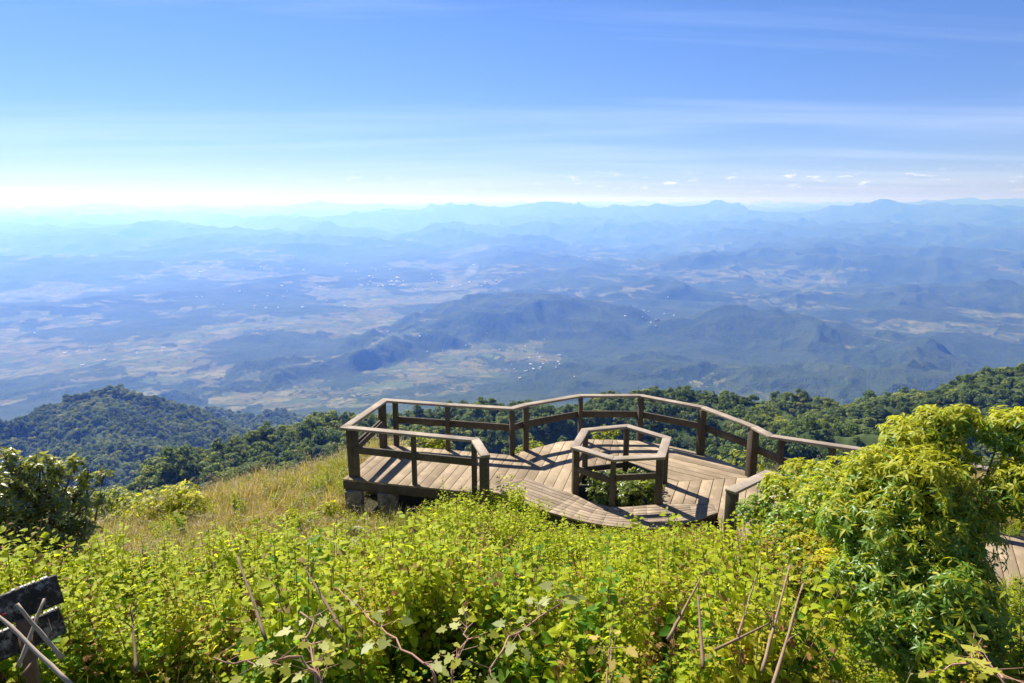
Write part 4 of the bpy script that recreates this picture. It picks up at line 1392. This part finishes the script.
bramble('withered orange leaved bramble shoot at the bottom right of centre', [(610, 648, 2.75), (612, 668, 2.65), (612, 690, 2.6)], 7, n=7, leaf=0.08, mat=leaf_mat('withered_leaf', ((0.50, 0.33, 0.07), (0.55, 0.42, 0.10)), 0.4, (0.7, 0.5, 0.1), 0.6, 0.2, False), cane=dead_stick)


def stick(label, pts, r0, r1, mat, name='stick', group=None, cat='stick'):
    W = [at_range(*p) for p in pts]
    b = W[0].copy()
    Q = [q - b for q in W]
    if len(Q) == 2: 
        g_ = np.random.default_rng(len(label)); n_ = 9
        Q = [Q[0] + (Q[1] - Q[0]) * f_ + g_.normal(size=3) * 0.0012 for f_ in np.linspace(0, 1, n_)]
    mb = MB(); mb.tube(Q, np.linspace(r0 * 0.72, r1 * 0.72, len(Q)) * np.random.default_rng(len(label)).uniform(0.85, 1.15, len(Q)) * np.linspace(1.15, 0.75, len(Q)), 8)
    if mat is not bamboo:
        g2 = np.random.default_rng(len(label) * 3)
        for _ in range(4):
            i_ = int(g2.integers(len(Q) // 3, len(Q)))
            tw_ = Q[i_] + np.array([g2.normal() * 0.06, g2.normal() * 0.04, g2.uniform(0.02, 0.13)])
            mb.tube([Q[i_], (Q[i_] + tw_) / 2 + g2.normal(size=3) * 0.008, tw_], [0.0035, 0.0025, 0.0012], 5)
    o = mb.build(name, mat, smooth=False)
    o.location = tuple(b)
    return tag(o, label, cat, group)


bamboo = stem_mat('bamboo_pale', (0.30, 0.22, 0.14), (0.50, 0.40, 0.28))
stick('brown stake leaning left among the herbs, tallest on the left', [(266, 640, 3.6), (237, 556, 4.4)], 0.013, 0.010, stem_brown)
stick('brown stake leaning left, between the tall stake and the bramble canes', [(343, 632, 3.3), (301, 562, 4.0)], 0.012, 0.009, stem_brown)
stick('short thin brown stake behind the tall left stake', [(282, 602, 4.4), (265, 572, 4.8)], 0.010, 0.008, stem_brown)
stick('upright brown stalk in the herbs left of the tall stake', [(136, 672, 3.3), (131, 605, 3.7)], 0.011, 0.007, stem_brown)
stick('stub of brown stalk at the edge of the dry grass', [(215, 575, 6.0), (213, 552, 6.2)], 0.014, 0.012, stem_brown)
stick('dead cane leaning right, left end of the row on the right', [(668, 640, 3.6), (700, 580, 4.0)], 0.014, 0.011, dead_stick)
stick('brown upright stake beside the leaning dead cane', [(703, 668, 3.2), (698, 595, 3.8)], 0.013, 0.010, stem_brown)
stick('tall pale cane leaning right with its tip over the shrubs', [(762, 672, 3.2), (790, 566, 4.0)], 0.012, 0.009, dead_stick)
stick('second pale cane leaning right, right end of the row', [(772, 690, 3.0), (803, 584, 3.8)], 0.012, 0.009, dead_stick)
stick('short grey cane between the leaning dead cane and the tall pale one', [(737, 640, 3.6), (757, 574, 4.1)], 0.011, 0.008, dead_stick)
stick('broken dead branch lying low across the leaning canes', [(715, 650, 3.4), (740, 638, 3.5), (772, 622, 3.6)], 0.012, 0.007, dead_stick)
stick('thin pale twig arching over the herbs left of centre', [(300, 612, 3.0), (322, 628, 2.9), (345, 652, 2.8)], 0.005, 0.003, dead_stick)
stick('slim upright grey stalk at the bottom right of the middle', [(606, 690, 2.7), (611, 628, 3.0)], 0.006, 0.004, dead_stick)

# charred board on crossed stakes, bottom left
CH = NT('charred_board')
cp_ = CH.obj()
cn = CH.noise(cp_, 9, 6, 0.7)
cc = CH.mix(CH.rng(CH.noise(cp_, 14, 7, 0.8), 0.50, 0.60), (0.022, 0.018, 0.015), (0.30, 0.27, 0.23))
CH.set(CH.bsdf.inputs['Base Color'], CH.mix(CH.rng(cn, 0.42, 0.62), cc, (0.045, 0.034, 0.026)))
CH.bsdf.inputs['Roughness'].default_value = 0.9
CH.set(CH.bsdf.inputs['Normal'], CH.bump(CH.noise(cp_, 40, 5, 0.7), 0.6, 0.01))
pale = stem_mat('worn_pale_wood', (0.28, 0.25, 0.22), (0.55, 0.52, 0.48))
g = np.random.default_rng(15)
bo = empty('charred_board', tuple(at_range(20, 620, 4.3))); tag(bo, 'blackened old plank board with worn pale edges behind crossed sticks at bottom left', 'board')
for k, (q0, q1, nm) in enumerate(((((-45, 629), (60, 588)), 0.165, 'plank'), (((-40, 664), (63, 620)), 0.15, 'plank'))):
    a_, c_ = at_range(*q0[0], 4.35), at_range(*q0[1], 4.35)
    b = MB(); b.bar(a_, c_, 0.035, q1, (0.1, 0.35, 1))
    under(b.build('plank', CH.m, bo, bevel=0.005), bo)
    d = unit(c_ - a_); upv = unit(np.cross(np.cross(d, [0.1, 0.35, 1]), d))
    b = MB(); o_ = upv * (q1 / 2 + 0.004)
    for f_ in np.linspace(0, 0.96, 25):
        if g.random() < 0.72: b.bar(a_ + o_ + (c_ - a_) * f_, a_ + o_ + (c_ - a_) * (f_ + g.uniform(0.02, 0.04)), 0.037, g.uniform(0.004, 0.012), (0.1, 0.35, 1))
    under(b.build('worn_edge', pale, bo, bevel=0.003), bo)
RP = NT('red_paint'); RP.bsdf.inputs['Base Color'].default_value = (0.45, 0.04, 0.05, 1)
a_ = at_range(2, 613, 4.28)
b = MB(); b.bar(a_ - np.array([0.03, 0, 0.012]), a_ + np.array([0.016, 0, -0.008]), 0.01, 0.012)
under(b.build('red_mark', RP.m, bo), bo)
stick('pale bamboo stick leaning left over the charred board, upper of the crossed pair', [(62, 658, 3.9), (16, 604, 4.05)], 0.016, 0.014, bamboo)
stick('pale bamboo stick leaning right across the charred board', [(18, 667, 3.95), (44, 599, 4.1)], 0.014, 0.013, bamboo)
stick('longest pale bamboo stick running from the left edge down to the bottom of the picture', [(72, 686, 3.5), (-12, 606, 4.0)], 0.015, 0.014, bamboo)
stick('thin dark stick low behind the crossed bamboo', [(22, 676, 4.0), (63, 619, 4.25)], 0.010, 0.008, stem_brown)
b = MB(); p0 = at_range(27, 645, 4.3); b.bar(p0 + np.array([0, 0, .16]), p0 - np.array([0, 0, .5]), 0.05, 0.05, (0, 1, 0))
under(b.build('stake', stem_brown, bo), bo)


# ferns
fern_m = leaf_mat('fern_frond', ((0.26, 0.30, 0.07), (0.38, 0.38, 0.14)), 0.4, (0.5, 0.54, 0.12), 0.55, 0.3, False)


def fern(label, p, seed, n=8, ln=0.6):
    g = np.random.default_rng(seed)
    p = np.array(p); p[2] = near_ground(p[0:1], p[1:2])[0] + p[2]
    t = empty('fern', tuple(p)); tag(t, label, 'fern')
    P, D, U, S_ = [], [], [], []
    for k in range(n):
        a = k * 6.28 / n + g.uniform(-.3, .3); h = np.array([math.cos(a), math.sin(a), 0]); sd = np.array([-math.sin(a), math.cos(a), 0])
        l_ = ln * g.uniform(0.75, 1.15); mb = MB(); Q = []
        for f in np.linspace(0, 1, 24):
            c = h * l_ * f * 0.85 + np.array([0, 0, l_ * (0.95 * f - 0.85 * f * f) + 0.1]); Q.append(c)
            if f > 0.12:
                w_ = 0.28 * l_ * math.sin(math.pi * min(1, 0.12 + 0.88 * (1 - f))) ** 0.8
                for s in (-1, 1):
                    P.append(c); D.append(sd * s + h * 0.35 - np.array([0, 0, 0.12])); U.append([0, 0, 1.0]); S_.append(max(0.02, w_))
        mb.tube(Q, np.linspace(0.005, 0.0015, len(Q)), 4, False)
        mb.build('frond_stalk', stem_green, t)
    V, F = leaves(lance(0.20, 0.15), np.array(P), np.array(D), np.array(U), S_)
    add_ob('foliage', mesh_np('foliage', V, F), fern_m, t)


fern('pale fern with arching fronds at the edge of the herbs below the dry grass', (-2.9, 8.6, 0.35), 1)
fern('pale fern beside the tall brown stake on the left', (-2.2, 7.5, 0.4), 2)
fern('silvery fern nearest the deck piers', (-2.9, 10.8, 0.2), 3)
fern('fern among dry grass on the left of the slope', (-4.6, 10.2, 0.2), 4)
fern('small fern at the foot of the dark shrub', (-4.9, 6.3, 0.35), 5, 7, 0.5)

# ================================================================== FAR SETTLEMENTS AND SMOKE
hm = [NT('house_wall'), NT('house_roof_red'), NT('house_roof_white')]
hm[0].bsdf.inputs['Base Color'].default_value = (0.75, 0.73, 0.68, 1)
hm[1].bsdf.inputs['Base Color'].default_value = (0.42, 0.20, 0.13, 1)
hm[2].bsdf.inputs['Base Color'].default_value = (0.80, 0.80, 0.80, 1)
wv = MB(); wv.prism([(-.5, -.35), (.5, -.35), (.5, .35), (-.5, .35)], -0.3, 0.42)
wall_me = mesh_np('wall', *mb_np(wv)); wall_me.materials.append(hm[0].m)
rv = MB(); rv.add([(-.56, -.42, .40), (.56, -.42, .40), (.56, .42, .40), (-.56, .42, .40), (-.56, 0, .70), (.56, 0, .70)], [(0, 1, 5, 4), (2, 3, 4, 5), (1, 2, 5), (3, 0, 4), (3, 2, 1, 0)])
roof_mes = []
for k in (1, 2):
    q = mesh_np('roof', *mb_np(rv)); q.materials.append(hm[k].m); roof_mes.append(q)
g = np.random.default_rng(77)
for cxp, cyp, sx, sy, r_, n_, big in ((392, 283, 26, 3, 12500, 26, 34), (470, 283, 20, 3, 12600, 10, 28), (540, 367, 16, 5, 5600, 22, 16), (230, 300, 60, 6, 10500, 16, 22), (120, 350, 60, 8, 7000, 10, 15), (650, 322, 14, 10, 8300, 10, 16), (300, 270, 90, 5, 14500, 14, 30), (480, 345, 40, 8, 6600, 10, 14)):
    for k in range(n_):
        d = ray(cxp + g.normal() * sx, cyp + g.normal() * sy)
        rr_ = np.linspace(3000, 20000, 700); k2 = math.hypot(d[0], d[1])
        xs, ys, zs = d[0] / k2 * rr_, d[1] / k2 * rr_, CAM_Z + d[2] / k2 * rr_
        hh = height(xs, ys); hit = np.nonzero(hh > zs)[0]
        if not len(hit): continue
        i = hit[0]
        t = empty('village_house', (xs[i], ys[i], hh[i] + 2))
        white = g.random() < 0.65
        s_ = big * g.uniform(0.5, 1.3)
        t.scale = (s_ * g.uniform(0.9, 1.8), s_, s_ * 0.6); t.rotation_euler = (0, 0, g.uniform(0, 3.14))
        tag(t, 'tiny white roofed building in a far village on the valley floor' if white else 'tiny red roofed house in a far village on the valley floor', 'house', 'white roofed far buildings' if white else 'red roofed far houses')
        for me_, nm in ((wall_me, 'wall'), (roof_mes[1 if white else 0], 'roof')):
            o = bpy.data.objects.new(nm, me_); COL.objects.link(o); o.parent = t
